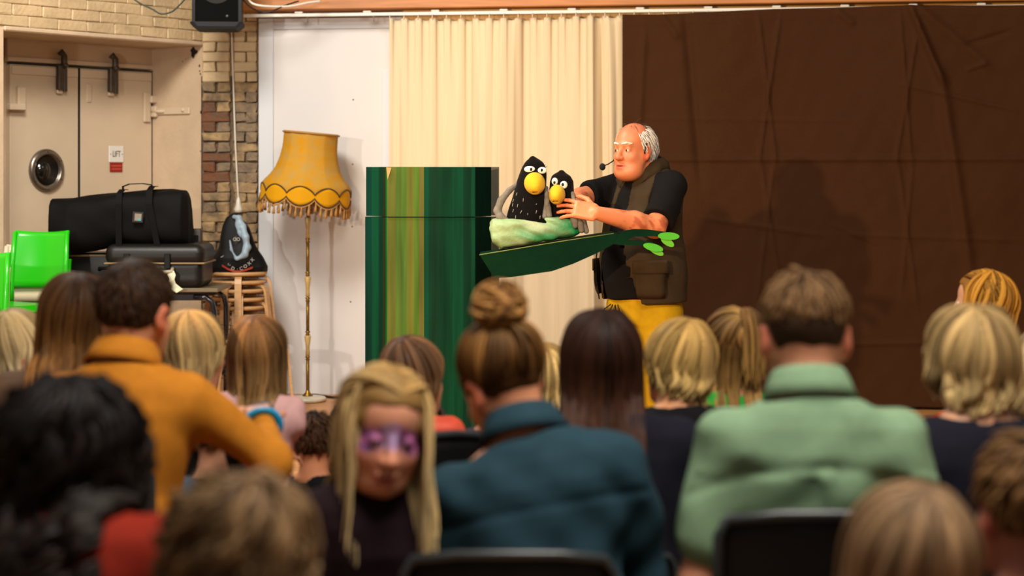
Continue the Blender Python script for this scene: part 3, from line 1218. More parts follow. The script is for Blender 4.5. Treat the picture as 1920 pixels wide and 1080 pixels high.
sc_ = lambda x, y: (900 + x / 5.4, 280 + y / 5.4)
puppet('taller black crow puppet with half-lidded eyes and big yellow beak', [(418, 948, 1028), (410, 949, 1027), (370, 961, 1025), (345, 968, 1024), (325, 976, 1024), (312, 981, 1022), (304, 985, 1018), (298, 990, 1011), (294, 994, 1004)], 8.07,
       [(993, 317.5, 10.5, 6.2, 995.5, 317.5, 3.2), (1016.5, 319.5, 8.5, 6.2, 1015.5, 319, 3)],
       (1002, 343, 19.5, 20, 1005, 351),
       [([(969, 346, .0), (955, 357, -.01), (940, 376, -.03), (933, 395, -.04), (938, 406, -.05), (949, 413, -.05)], [.010, .013, .016, .016, .016, .014], grey_c),
        ([(1024, 352, -.02), (1025, 375, -.05), (1022, 405, -.06)], [.008, .012, .012], grey_c)],
       [(*sc_(370, 452), 1.2), (*sc_(335, 518), 1.3), (*sc_(380, 568), 1.4), (*sc_(335, 618), 1.3), (*sc_(415, 630), 1.1), (*sc_(360, 683), 1.5), (*sc_(563, 560), 1.0), (*sc_(568, 630), 1.3), (*sc_(605, 685), 1.4), (*sc_(437, 512), 1.5), (*sc_(480, 660), 1.4), (*sc_(330, 560), 1.4)],
       lashes=[(986, 312, 983, 308), (989, 311, 987, 307), (993, 310, 992, 306), (1020, 313, 1022, 309), (1023, 314, 1026, 311)])
puppet('smaller black crow puppet with round eyes beside the hand', [(418, 1030, 1078), (410, 1030, 1078), (380, 1031, 1077), (355, 1030, 1076), (340, 1032, 1075), (330, 1036, 1070), (325, 1042, 1063), (322, 1049, 1058)], 8.06,
       [(1040, 340, 5.8, 7, 1039, 342, 3), (1056.5, 346.5, 7.2, 7.4, 1054.5, 346, 3.3)],
       (1044, 364, 14.8, 18, 1043, 368),
       [([(1028, 372, -.01), (1027, 390, -.05), (1030, 404, -.06)], [.009, .013, .012], grey_t),
        ([(1073, 362, -.03), (1076, 378, -.05), (1078, 398, -.07)], [.011, .012, .011], grey_c)],
       (), feathers=[[(1072, 402, -.08), (1076, 414, -.09), (1077, 422, -.09)], [(1076, 403, -.07), (1086, 418, -.08), (1089, 431, -.085)], [(1080, 402, -.06), (1092, 416, -.065), (1098, 432, -.07)]])

# ---------------------------------------------------------------- lift signs
s_w = mat('sign_white', '#ddd8d0', .4)
s_r = mat('sign_red', '#8f1408', .5)
s_k = mat('sign_print', '#3a2520', .6)
sg = framed(empty('lift_sign', label='small white LIFT sign on the lift door', cat='sign'), LW)
MB().box((.327, YD + .020, 1.580), (.125, .006, .108), .002).build('plate', s_w, sg)
tm_ = MB()
text_into(tm_, 'LIFT', .058, Matrix.Translation((.327, YD + .0235, 1.580)) @ Matrix.Diagonal((.68, 1, 1, 1)) @ Matrix.Rotation(math.pi, 4, 'Z') @ Matrix.Rotation(math.pi / 2, 4, 'X'))
tm_.build('lettering', s_k, sg)
d_ = MB()
for dx in (-.05, .05):
    d_.ball((.327 + dx, YD + .023, 1.580), (.004, .002, .004), u=8, vv=5)
d_.build('screw', s_k, sg)
sg = framed(empty('warning_sign', label='small red plate under the LIFT sign', cat='sign'), LW)
MB().box((.327, YD + .019, 1.492), (.108, .005, .062), .001).build('plate', s_r, sg)
b_ = MB()
for z, wd in ((1.502, .088), (1.481, .084)):
    b_.box((.327, YD + .0222, z), (wd, .001, .009))
b_.build('faded_lines', mat('sign_faded', '#b84a38', .6), sg)

# ---------------------------------------------------------------- loudspeaker and cables
spk = empty('loudspeaker', W(408, 57, 11.2), rz=math.radians(6), label='black wall loudspeaker hanging at the top by brick pier', cat='loudspeaker')
hw = .152
MB().prism([(-hw, .03), (-hw + .03, .012), (hw - .03, .012), (hw, .03), (hw, .54), (-hw, .54)], -.11, .16).build('cabinet', black, spk)
MB().prism([(-hw - .01, .045), (-hw - .008, .03), (-hw + .03, .0), (hw - .03, .0), (hw + .008, .03), (hw + .01, .045), (hw - .01, .045), (hw - .035, .016), (-hw + .035, .016), (-hw + .01, .045)], -.13, .15).build('bottom_bumper', mat('dark_rubber', '#050506', .6, spec=.15), spk)
MB().prism([(-hw + .02, .05), (hw - .02, .05), (hw - .02, .5), (-hw + .02, .5)], -.118, -.11).build('grille', mat('grille_black', '#070707', .8, bump=.5, bscale=400, spec=.1), spk)
cm = Matrix.Translation((0, -.118, .26)) @ Matrix.Rotation(math.pi / 2, 4, 'X')
MB().lathe([(.07, 0), (.10, .004), (.105, .004), (.108, 0)], 36, cm).build('woofer_ring', mat('ring_grey', '#15110f', .6, spec=.2), spk)
MB().ball((.066, -.122, .08), (.010, .006, .010)).build('status_light', mat('grey_led', '#3b3b3b', .3), spk)
MB().box((0, .12, .60), (.05, .05, .16), .004).build('bracket', dark_m, spk)
MB().box((0, .30, .62), (.03, .5, .03), .004).build('wall_arm', dark_m, spk)


def cable(name, pts, r, m, label, cat='cable', sides=7):
    P_ = [Vector(p) for p in pts]
    out = []
    for i in range(len(P_) - 1):
        p0, p1, p2, p3 = P_[max(i - 1, 0)], P_[i], P_[i + 1], P_[min(i + 2, len(P_) - 1)]
        for t in np.linspace(0, 1, 8, endpoint=False):
            out.append(.5 * ((2 * p1) + (p2 - p0) * t + (2 * p0 - 5 * p1 + 4 * p2 - p3) * t * t + (3 * p1 - p0 - 3 * p2 + p3) * t ** 3))
    out.append(P_[-1])
    c = out[0].copy()
    o = MB().tube([p - c for p in out], r, sides).build(name, m, loc=c)
    return set_props(o, label, cat)


wc = mat('white_cable', '#d6cfc0', .45)
bk_c = mat('black_cable', '#14110f', .5)
gr_c = mat('green_cable', '#14291c', .5)
Bp = lambda px, py, o_=.05: BW @ Vector((bu(px, o_), -o_, bz(px, py, o_)))
pc = cable('hanging_cable', [Bp(434, 40), Bp(435.5, 100), Bp(438, 170), Bp(441, 260), Bp(445, 340), Bp(447, 374)], .0055, wc, 'white cable with pendant socket hanging down brick pier')
s_ = MB().lathe([(.007, .05), (.013, .03), (.018, .0), (.028, -.03), (.028, -.05), (.001, -.052)], 16)
so = s_.build('pendant_socket', wc, pc, loc=Bp(447, 384) - pc.location)
cable('curved_cable', [W(462, -14, 11.25), W(470, 4, 11.25), W(492, 11, 11.25), (W(540, 12, 11.3)), W(578, 5, 11.35), W(600, 2, 11.38)], .0075, wc, 'white cable curving in front of the orange beam')
cable('curved_cable', [W(452, -6, 11.2), W(468, 12, 11.22), W(492, 23, 11.25), W(512, 20, 11.25), W(535, 10, 11.3), W(560, 2, 11.35)], .005, bk_c, 'thin black cable looping beside the loudspeaker')
Lp = lambda x, z: LW @ Vector((x, .03, z))
cable('wall_wire', [W(246, -6, 10.9), W(262, 6, 10.9), W(285, 17, 10.9), W(302, 26, 10.9), W(322, 22, 10.9), W(338, 8, 10.9), W(352, -8, 10.9)], .005, gr_c, 'dark green wire sagging in front of painted brick wall')
F_ = lambda px, d, z=.008: Vector(((px - 960) * d / FPX, d, z))
cable('floor_cable', [F_(556, 11.55), F_(590, 11.62), F_(620, 11.5), F_(652, 11.48), F_(690, 11.5)], .008, bk_c, 'black cable lying on floor behind lamp base')
cable('floor_cable', [F_(530, 10.4), F_(552, 10.36), F_(566, 10.42), F_(580, 10.30), F_(600, 10.1)], .006, bk_c, 'black cable lying on floor in front of lamp')

# ---------------------------------------------------------------- table with cases and bags
TBX0, TBX1 = W(120, 0, 10.7).x, W(413, 0, 10.6).x
tb = empty('folding_table', ((TBX0 + TBX1) / 2, 10.78, 0), label='narrow dark table under black cases by lift doors', cat='table')
tw_ = TBX1 - TBX0
TZ = .775
MB().box((0, 0, TZ - .012), (tw_, .52, .024), .004).build('table_top', mat('table_laminate', '#6e6048', .4, var=.15), tb)
lg_m = mat('blue_black_steel', '#0d1220', .25, coat=.4)
for sx in (-1, 1):
    x = sx * (tw_ / 2 - .03)
    MB().tube([(x - sx * .0, -.22, .012), (x, -.22, TZ - .14), (x - sx * .012, -.22, TZ - .085), (x - sx * .05, -.22, TZ - .055), (x - sx * .12, -.22, TZ - .05)], .0165, 10).build('leg', lg_m, tb)
    MB().tube([(x, .22, .012), (x, .22, TZ - .14), (x - sx * .012, .22, TZ - .085), (x - sx * .05, .22, TZ - .055), (x - sx * .12, .22, TZ - .05)], .0165, 10).build('leg', lg_m, tb)
MB().box((0, -.2, TZ - .055), (tw_ - .2, .03, .04), .004).build('apron', lg_m, tb)
MB().box((0, .2, TZ - .055), (tw_ - .2, .03, .04), .004).build('apron', lg_m, tb)

hard = mat('black_hard_plastic', '#12100e', .4, bump=.1, bscale=200, spec=.35)
nyl = mat('black_nylon', '#0a0909', .7, bump=.15, bscale=160, spec=.1)
tan_l = mat('tan_piping', '#8a7350', .5)
# left case
ca = empty('equipment_case', W(232, 0, 10.86) * 1, label='long black equipment case with brass latch under the duffel bag', cat='case')
ca.location.z = TZ
ca.location.x = W(222, 0, 10.86).x
MB().box((0, 0, .10), (.62, .3, .20), .02, seg=3).build('body', hard, ca)
MB().box((0, -.003, .185), (.625, .31, .012), .004).build('rim', tan_l, ca)
MB().box((.0, -.157, .19), (.045, .02, .06), .005).build('latch', brass, ca)
MB().tube([(-.08, -.155, .1), (-.08, -.175, .11), (.06, -.175, .11), (.06, -.155, .1)], .01, 8).build('handle', black, ca)
# suitcase
SU = W(297, 533, 10.66)
su = empty('suitcase', (SU.x, 10.74, TZ), label='black hard suitcase with rounded lid and paper tag on table', cat='suitcase')
s = SDF().box((0, 0, .085), (.285, .2, .085), .05, k=.01).box((0, 0, .04), (.265, .19, .04), .03, k=.02)
s.build('body', hard, su, ) if False else s.build('body', hard, .007, su)
SDF().box((0, 0, .195), (.297, .21, .065), .055, k=.01).build('lid', hard, .007, su)
MB().box((0, 0, .146), (.595, .424, .010), .004).build('rim', tan_l, su)
MB().box((.08, -.216, .16), (.036, .016, .09), .004).build('latch', black, su)
MB().box((-.16, -.216, .16), (.036, .016, .09), .004).build('latch', black, su)
MB().tube([(.02, -.21, .115), (.02, -.245, .10), (.06, -.252, .095), (.11, -.245, .10), (.11, -.21, .115)], .012, 8).build('handle', mat('pale_handle', '#a89c84', .5), su)
MB().ribbon([(.105, -.25, .095), (.118, -.262, .07), (.112, -.268, .045), (.118, -.262, .02), (.145, -.27, .0), (.165, -.28, -.012)], (.85, .1, .5), .045, .002).build('paper_tag', mat('paper_tag', '#cfcbae', .6, var=.3, vscale=60, col2='#7f8a52'), su)
# duffel bag
DB = W(228, 412, 10.72)
db = empty('duffel_bag', DB, label='large black nylon duffel bag lying on top of cases', cat='bag')
Rb = np.array(Matrix.Rotation(math.radians(-4.5), 3, 'Y'))
s = SDF()
s.loft((0, 0, 0), np.array([[0, 0, 1.], [1, 0, 0], [0, 1, 0]]) if True else I3,
       [(-.425, .08, .125, -.03), (-.41, .13, .158, -.03), (-.30, .15, .164, -.03), (-.1, .15, .16, -.012), (.1, .15, .165, .0), (.30, .15, .172, .016), (.385, .14, .168, .016), (.41, .09, .15, .0)], k=.02, n=3.4)
d1, d2 = wav(31, 14, .010, (1, .6, 1.3)), wav(33, 38, .0035)
s.build('body', nyl, .009, db, disp=lambda x, y, z: d1(x, y, z) + d2(x, y, z), amp=.016)
for x, k_ in ((.02, 0), (.20, .02)):
    MB().ribbon([(x + k_ * 2.4, -.166, -.15), (x + k_, -.172, 0), (x, -.170, .10), (x - .002, -.15, .158 + k_), (x - .003, -.06, .182 + k_), (x - .003, .03, .180 + k_)], (1, 0, 0), .036, .004).build('strap', nyl, db)
MB().ribbon([(.02, -.05, .175), (.02, -.055, .20), (.06, -.06, .215), (.14, -.06, .218), (.19, -.055, .21), (.20, -.05, .19)], (0, 1, 0), .04, .006).build('carry_handle', nyl, db)
Mp = Matrix.Translation((.135, -.178, .02)) @ Matrix.Rotation(math.radians(4), 4, 'Y')
pt = MB().box((0, 0, 0), (.062, .004, .062), .001, M=Mp).build('patch', mat('patch_black', '#1b1a17', .7), db)
MB().box((.002, -.003, 0), (.040, .003, .042), .0005, M=Mp).build('patch_print', mat('patch_print', '#8d7a66', .7, var=.5, vscale=120, col2='#4a6a6a'), pt)
MB().box((.011, -.0046, -.014), (.016, .002, .013), .0005, M=Mp).build('patch_mark', mat('patch_cyan', '#2a9aa8', .6), pt)
bxo = empty('plastic_box', (W(366, 0, 10.9).x, 10.93, TZ), label='dark grey plastic case standing behind the suitcase', cat='box')
MB().box((0, 0, .17), (.075, .06, .34), .012, seg=2).build('body', mat('warm_grey_plastic', '#3d352b', .5), bxo)
MB().box((.0, -.031, .2), (.04, .006, .2), .002).build('panel', hard, bxo)

# ---------------------------------------------------------------- bentwood stools
birch = mat('birch_ply', '#c79a66', .45, var=.2, vscale=10, stretch=(2, 2, 12))
st_seat = MB().lathe([(.001, .428), (.168, .428), (.175, .432), (.175, .446), (.170, .45), (.001, .45)], 36).mesh('seat')
st_seat.materials.append(birch)
prof = [(.05, .420), (.13, .420), (.160, .418), (.182, .405), (.192, .38), (.198, .34), (.215, .18), (.232, .0)]
leg_me = MB().ribbon([(r, 0, z) for r, z in prof], (0, 1, 0), .042, .016).mesh('leg')
leg_me.materials.append(birch)


def stool(loc, rz, label, group):
    e = empty('stool', loc, rz, label, 'stool', group)
    link('seat', st_seat, None, e)
    for k in range(4):
        o = link('leg', leg_me, None, e)
        o.rotation_euler = (0, 0, k * math.pi / 2)
    return e


SX, SY = W(449, 0, 11.36).x, 11.36
words = ['lowest', 'second lowest', 'third lowest', 'fourth lowest', 'fourth highest', 'third highest', 'second highest', 'topmost']
for k in range(8):
    stool((SX, SY, k * .054), math.radians(68 + (k % 2) * 22 + (k * 37 % 11)), f'birch bentwood stool, {words[k]} in the stack under the drawstring bag', 'stacked bentwood stools')
stool((W(478, 0, 10.75).x, 10.75, 0), math.radians(10), 'single birch bentwood stool on the floor in front of the stool stack', None)

# drawstring bag on the stool stack
BG = Vector((SX - .01, SY, .45 + 7 * .054))
bg = empty('drawstring_bag', BG, label='black drawstring bag with pale lining and printed letters on stool stack', cat='bag')
q = lambda x, y, dy=0.: np.array([(380 + x / 8.31 - 445) * 11.36 / FPX, dy, -(385 + y / 8.31 - 508) * 11.36 / FPX])
s = SDF()
s.loft((0, 0, 0), I3, [(0.0, .185, .12, 0, .0), (.03, .19, .13, 0, .0), (.09, .165, .125, 0, .0), (.15, .13, .10, 0, .0), (.22, .105, .075, 0, -.012), (.29, .075, .05, 0, -.02), (.345, .045, .03, 0, -.022), (.372, .018, .02, 0, -.018)], k=.02, n=2.4)
w1 = wav(41, 30, .006)
s.build('body', mat('bag_black', '#080707', .6, spec=.2, bump=.1, bscale=90), .006, bg, disp=w1, amp=.008)
lin_m = mat('pale_lining', '#8fa3b0', .5, var=.25, vscale=18)
s = SDF()
pts = [q(500, 180, -.035), q(570, 200, -.045), q(640, 330, -.07), q(690, 480, -.09), q(720, 640, -.105), q(690, 740, -.12), q(580, 810, -.135)]
s.chain(pts, [.012, .018, .022, .024, .024, .02, .014], k=.012)
s.chain([q(560, 260, -.055), q(600, 420, -.08), q(610, 470, -.085)], [.016, .014, .008], k=.012)
s.chain([q(450, 540, -.085), q(480, 680, -.105), q(560, 790, -.13)], [.006, .009, .012], k=.012)
s.build('lining', lin_m, .004, bg, disp=wav(43, 70, .003), amp=.004)
s = SDF().ell(q(540, 560, -.075), (.03, .03, .05), k=.01).build('dark_opening', mat('bag_inner', '#1a1513', .7), .006, bg)
le = MB()
lm_ = mat('bag_print_white', '#b5b0a4', .6)
for chh, x, y, a in (('R', 345, 790, -58), ('E', 392, 858, -52), ('V', 440, 912, -42), ('D', 512, 962, -24), ('·', 585, 972, 0), ('C', 640, 962, 14), ('O', 703, 928, 28), ('X', 762, 885, 38), ('X', 806, 832, 46)):
    p = q(x, y, -.133 + .00000022 * (x - 580) ** 2 * 1.6)
    text_into(le, chh, .03, Matrix.Translation(p) @ Matrix.Rotation(math.radians(-a), 4, 'Y') @ Matrix.Rotation(math.pi / 2, 4, 'X'), .002)
text_into(le, 'OD', .03, Matrix.Translation(q(560, 515, -.108)) @ Matrix.Rotation(math.pi, 4, 'Z') @ Matrix.Rotation(math.pi / 2, 4, 'X'), .002)
le.build('lettering', lm_, bg)
rb = MB().ribbon([q(345, 915, -.125), q(430, 965, -.136), q(520, 1000, -.14), q(620, 1005, -.14), q(720, 980, -.136), q(815, 945, -.125)], (0, -.1, 1), .011, .004).build('red_strip', mat('bag_print_red', '#a03024', .6), bg)

# wire fan on the floor behind the audience
fan = empty('floor_fan', (W(424, 0, 11.0).x, 11.0, 0), label='black wire floor fan in front of the stool stack', cat='fan')
fw = MB()
for r in (.05, .08, .11, .14, .165):
    fw.tube([(r * math.cos(t), -.06, .36 + r * math.sin(t)) for t in np.linspace(0, 6.283, 28, endpoint=False)], .0025, 5, closed=True)
for t in np.linspace(0, 6.283, 10, endpoint=False):
    fw.tube([(.03 * math.cos(t), -.065, .36 + .03 * math.sin(t)), (.165 * math.cos(t), -.055, .36 + .165 * math.sin(t))], .0025, 5)
fw.build('guard', bk_c, fan)
MB().ball((0, 0, .36), (.045, .06, .045)).build('motor', black, fan)
for k in range(3):
    a = k * 2.094
    MB().ribbon([(.02 * math.cos(a), -.03, .36 + .02 * math.sin(a)), (.14 * math.cos(a + .3), -.035, .36 + .14 * math.sin(a + .3))], (math.sin(a), .4, -math.cos(a)), .09, .003).build('blade', black, fan)
MB().lathe([(.12, 0), (.12, .012), (.03, .03), (.015, .05), (.012, .33)], 24).build('stand', black, fan)

# ---------------------------------------------------------------- stacked plastic chairs at the left wall
gpl = mat('green_plastic', '#1fae06', .32, coat=.2)
cpl = mat('cream_plastic', '#d3bfa4', .4)
bpl = mat('pale_blue_plastic', '#8aa6c4', .4)


def sheet(fn, nu_, nv_, th):
    v = np.array([[fn(i / (nu_ - 1), j / (nv_ - 1)) for j in range(nv_)] for i in range(nu_)]).reshape(-1, 3)
    ii = np.arange(nu_ * nv_).reshape(nu_, nv_)
    f = np.stack([ii[:-1, :-1], ii[1:, :-1], ii[1:, 1:], ii[:-1, 1:]], -1).reshape(-1, 4)
    return np_mesh('sheet', v, f)


cb = sheet(lambda u, v: ((u - .5) * (.345 - .02 * v), .20 - .035 * (1 - (2 * u - 1) ** 2) * -1 + .06 * v ** 1.4, .53 + v * .335 + .012 * (1 - (2 * u - 1) ** 2) * (-1 if v > .9 else 0)), 14, 10, .02)
cs = sheet(lambda u, v: ((u - .5) * .38, -.22 + .42 * v, .455 - .012 * math.sin(math.pi * u) - .03 * max(0, .2 - v) * 5 * (1 - v) + .0), 12, 12, .02)


def plastic_chair(loc, rz, m, label):
    e = empty('plastic_chair', loc, rz, label, 'chair', 'stacked plastic chairs')
    for nm, me in (('backrest', cb), ('seat', cs)):
        c = me.copy()
        o = link(nm, c, m, e)
        md = o.modifiers.new('thick', 'SOLIDIFY')
        md.thickness = .016
    for sx in (-1, 1):
        MB().tube([(sx * .166, .205, .455), (sx * .166, .21, .56), (sx * .165, .222, .68), (sx * .16, .25, .855)], [.018, .018, .017, .013], 8).build('back_post', m, e)
        MB().tube([(sx * .20, -.20, .45), (sx * .21, -.215, .25), (sx * .215, -.235, .0)], [.02, .017, .014], 8).build('leg', m, e)
        MB().tube([(sx * .19, .20, .455), (sx * .20, .23, .25), (sx * .205, .26, .0)], [.02, .017, .014], 8).build('leg', m, e)
    MB().ribbon([(-.2, -.225, .445), (-.1, -.238, .437), (0, -.242, .434), (.1, -.238, .437), (.2, -.225, .445)], (0, 0, 1), .04, .012).build('front_edge', m, e)
    return e


CH = W(50, 0, 10.3)
for k, (m, lb) in enumerate(((bpl, 'pale blue plastic chair, lowest in the stack by the lift doors'), (gpl, 'bright green plastic chair, second lowest in the stack by the lift doors'),
                             (cpl, 'cream plastic chair, second highest in the stack by the lift doors'), (gpl, 'bright green plastic chair on top of the stack by the lift doors'))):
    plastic_chair((CH.x - (.03 if m is cpl else 0), CH.y - .022 * k, k * .085), math.radians(-8 if m is not cpl else -3), m, lb)
CH2 = W(-62, 0, 9.5)
plastic_chair((CH2.x - .04, CH2.y, .16), math.radians(-8), gpl, 'bright green plastic chair cut off at the left picture edge')
plastic_chair((CH2.x - .04, CH2.y, .08), math.radians(-8), cpl, 'cream plastic chair under the green chair at the left picture edge')
plastic_chair((CH2.x - .04, CH2.y, .0), math.radians(-8), gpl, 'green plastic chair at the bottom of the stack at the left picture edge')

# ---------------------------------------------------------------- black audience chair
ab = mat('chair_black', '#0b0b0b', .55, spec=.25, bump=.08, bscale=120)
am = mat('chair_edge', '#24282a', .35)
abk = sheet(lambda u, v: ((u - .5) * (.43 - .02 * v), -.22 - .035 * v + .03 * (2 * u - 1) ** 2, .48 + v * .36 - .015 * (2 * u - 1) ** 4), 16, 10, .02)
ast = sheet(lambda u, v: ((u - .5) * .44, -.22 + .44 * v, .44 - .015 * math.sin(math.pi * u) * math.sin(math.pi * v)), 10, 10, .02)
abk.materials.append(ab)
ast.materials.append(ab)
rim = MB().tube([(-.215, -.24, .48), (-.208, -.228, .80), (-.19, -.228, .828), (-.1, -.247, .84), (0, -.255, .842), (.1, -.247, .84), (.19, -.228, .828), (.208, -.228, .80), (.215, -.24, .48)], .010, 8).mesh('rim')
rim.materials.append(am)
lgm = [MB().tube([(sx * .2, sy * .2, .43), (sx * .225, sy * .235, .0)], [.012, .011], 8).mesh('leg') for sx in (-1, 1) for sy in (-1, 1)]
for l_ in lgm:
    l_.materials.append(am)


def black_chair(x, y, rz, label, sc=1.):
    e = empty('audience_chair', (x, y, 0), rz, label, 'chair', 'black audience chairs')
    e.scale = (sc, sc, sc)
    for nm, me in (('backrest', abk), ('seat', ast)):
        o = link(nm, me, None, e)
        o.modifiers.new('thick', 'SOLIDIFY').thickness = .014
    link('back_rim', rim, None, e)
    for l_ in lgm:
        link('leg', l_, None, e)
    return e

# ---------------------------------------------------------------- people
def V3(*a):
    return np.array(a, float)


def nrm(v):
    v = np.asarray(v, float)
    return v / (np.linalg.norm(v, axis=-1, keepdims=True) + 1e-9)


SKIN = mat('skin', '#ffffff', .5, attr='col', sub=.12, bump=.04, bscale=150)
HAIR = mat('hair_strands', '#ffffff', .55, attr='col', spec=.12)
EYE = mat('eyeball', '#ffffff', .15, attr='col')
TORSO = [(0.0, .165, .115, 0), (.08, .175, .125, -.01), (.2, .157, .112, -.005), (.3, .152, .108, 0), (.42, .168, .115, .0), (.50, .176, .106, -.008),
         (.55, .168, .088, -.014), (.58, .136, .074, -.016), (.605, .095, .062, -.014), (.635, .055, .052, -.010)]


def head_sdf(s, hc, Rh, h, neck, nr=.052, jowl=0., nose=1., child=False, lid=0.):
    H = lambda *p: hc + Rh @ (V3(*p) * h)
    s.ell(H(0, -.016, .034), V3(.075, .096, .089) * h, Rh, k=.01)
    s.ell(H(0, .034, -.045), V3(.056 + .004 * child, .056, .072 - .006 * child) * h, Rh, k=.03 * h)
    s.ell(H(0, .070, -.098 + .006 * child), V3(.022, .018, .016) * h, Rh, k=.03 * h)
    for x in (-1, 1):
        s.ell(H(x * .037, .048, -.030), V3(.026, .028, .026) * h, Rh, k=.02 * h)
        s.cap(H(x * .060, .0, -.03), H(x * .034, .050, -.092), .018 * h, .017 * h, k=.03 * h)
        s.ell(H(x * .031, .090, .006), V3(.020, .016, .012) * h, Rh, k=.012 * h, op='s')
        s.ell(H(x * .031, .0670, .005), V3(.0165, .0145, .0135) * h, Rh, k=.003 * h)      # lids
        s.ell(H(x * .031, .0865, .0035 - .003 * lid), V3(.0138, .0125, .0056 - .0028 * lid) * h, Rh, k=.001 * h, op='s')
        # ear: shell with a hollow and a lobe
        er = Rh @ rotm(x * -28, 0, 0)
        s.ell(H(x * .083, -.016, -.002), V3(.0085, .020, .033) * h, er, k=.007 * h)
        s.ell(H(x * .093, -.008, .000), V3(.006, .010, .020) * h, er, k=.004 * h, op='s')
        s.ell(H(x * .079, -.006, -.034), V3(.007, .010, .011) * h, er, k=.006 * h)
    if not child:
        s.ell(H(0, .069, .029), V3(.046, .015, .009) * h, Rh, k=.02 * h)
    s.cap(H(0, .080, .012), H(0, .098 + .006 * nose, -.027), .0075 * h, .0120 * h * nose, k=.012 * h)
    for x in (-1, 1):
        s.ell(H(x * .0110 * nose, .094, -.031), V3(.0080, .010, .0080) * h * nose, Rh, k=.007 * h)
        s.ell(H(x * .0060, .100, -.039), .0040 * h, k=.003 * h, op='s')
    s.ell(H(0, .0865, -.0600), V3(.024, .0135, .0070) * h, Rh, k=.003 * h)
    s.ell(H(0, .0850, -.0755), V3(.020, .0135, .0080) * h, Rh, k=.003 * h)
    s.ell(H(0, .0990, -.0680), V3(.024, .0150, .0030) * h, Rh, k=.001 * h, op='s')
    if jowl:
        s.ell(H(0, .028, -.098), V3(.056, .050, .034) * h * jowl, Rh, k=.04 * h)
    s.cap(H(0, -.028, -.045), neck, nr * h, nr * 1.12 * h, k=.03 * h)


def skin_cols(hc, Rh, h, base, paint=None):
    base = V3(*base)

    def f(v):
        q = ((v - hc) @ Rh) / h
        c = np.tile(base, (len(v), 1))
        def blend(c, w, col):
            return c * (1 - w[:, None]) + V3(*col) * w[:, None]
        lip = np.exp(-((q[:, 0] / .026) ** 4 + ((q[:, 2] + .069) / .0125) ** 4)) * (q[:, 1] > .07)
        c = blend(c, .85 * lip, base * V3(.62, .26, .28))
        ck = np.exp(-(((np.abs(q[:, 0]) - .042) / .022) ** 2 + ((q[:, 2] + .035) / .022) ** 2)) * (q[:, 1] > .02)
        c = blend(c, .35 * ck, base * V3(1., .62, .58))
        er = (np.abs(q[:, 0]) > .073) & (np.abs(q[:, 1]) < .045) & (np.abs(q[:, 2]) < .045)
        c = blend(c, .6 * er, base * V3(1., .45, .42))
        ns = np.exp(-((q[:, 0] / .018) ** 2 + ((q[:, 2] + .026) / .016) ** 2)) * (q[:, 1] > .09)
        c = blend(c, .4 * ns, base * V3(1., .6, .55))
        if paint:
            c = paint(q, c)
        return c
    return f


def hand(s, wr, f, n, side, sc=1., curl=(.35, .5, .4), spread=.06, k=.006):
    """palm and five fingers; f along the hand, n where the palm faces, side=+1/-1 thumb side along f x n"""
    f = nrm(f)
    n = nrm(n - f * (n @ f))
    w = np.cross(f, n) * side
    R = np.stack([w, f, n], 1)
    P = lambda a, b, c=0.: wr + (w * a + f * b + n * c) * sc
    s.box(P(0, .045), V3(.038, .045, .0125) * sc, .012 * sc, R, k=.012)
    s.ell(P(.022, .028, .006), V3(.016, .03, .014) * sc, R, k=.012)
    for i, (x, L) in enumerate(((.029, .072), (.0095, .080), (-.0105, .075), (-.029, .058))):
        p = P(x, .082)
        a = 0.
        d0 = nrm(f + w * (x * spread / .03))
        r = .0088 - .0006 * (i == 3)
        for j, (fr, c) in enumerate(zip((.45, .3, .25), curl)):
            a += c
            d = d0 * math.cos(a) + n * math.sin(a)
            q = p + d * (L * fr * sc)
            s.cap(p, q, r * sc, (r - .0008) * sc, k=.003)
            p, r = q, r - .0008
    p = P(.030, .022, .004)
    for d, L, r in ((w * .75 + f * .62 + n * .25, .038, .0115), (w * .35 + f * .88 + n * .3, .030, .010), (w * .1 + f * .95 + n * .3, .024, .009)):
        q = p + nrm(d) * (L * sc)
        s.cap(p, q, r * sc, (r - .001) * sc, k=.004)
        p = q


def eyes(parent, hc, Rh, h, iris='#4a5a60', look=(0, 0)):
    for x in (-1, 1):
        c = hc + Rh @ (V3(x * .031, .0680, .0040) * h)
        mb = MB().ball((0, 0, 0), .0128 * h, u=20, vv=14)
        v = np.array([tuple(p) for p in mb.v])
        dr = nrm(Rh @ nrm(V3(look[0], 1, look[1])))
        t = (nrm(v) @ dr)
        col = np.tile(V3(*lin('#d9d2c8')), (len(v), 1))
        col[t > .86] = lin(iris)
        col[t > .95] = (.005, .005, .005)
        me = np_mesh('eye', v, mb.f, col)
        link('eye', me, EYE, parent, loc=c)


def lock_mesh(P, N, w, t, col, sides=5):
    """tubes along P (L,m,3) flattened along normals N; w, t (L,m); col (L,m,3)"""
    L, m, _ = P.shape
    T = np.zeros_like(P)
    T[:, 1:-1] = P[:, 2:] - P[:, :-2]
    T[:, 0] = P[:, 1] - P[:, 0]
    T[:, -1] = P[:, -1] - P[:, -2]
    T = nrm(T)
    B = nrm(np.cross(T, N))
    N2 = np.cross(B, T)
    ang = np.arange(sides) * 2 * np.pi / sides
    ring = P[:, :, None] + B[:, :, None] * (w[:, :, None, None] * np.cos(ang)[None, None, :, None]) + N2[:, :, None] * (t[:, :, None, None] * np.sin(ang)[None, None, :, None])
    V = ring.reshape(-1, 3)
    C = np.repeat(col[:, :, None], sides, 2).reshape(-1, 3)
    idx = np.arange(L * m * sides).reshape(L, m, sides)
    nx_ = np.roll(idx, -1, 2)
    F = np.stack([idx[:, :-1], nx_[:, :-1], nx_[:, 1:], idx[:, 1:]], -1).reshape(-1, 4)
    return V, F, C


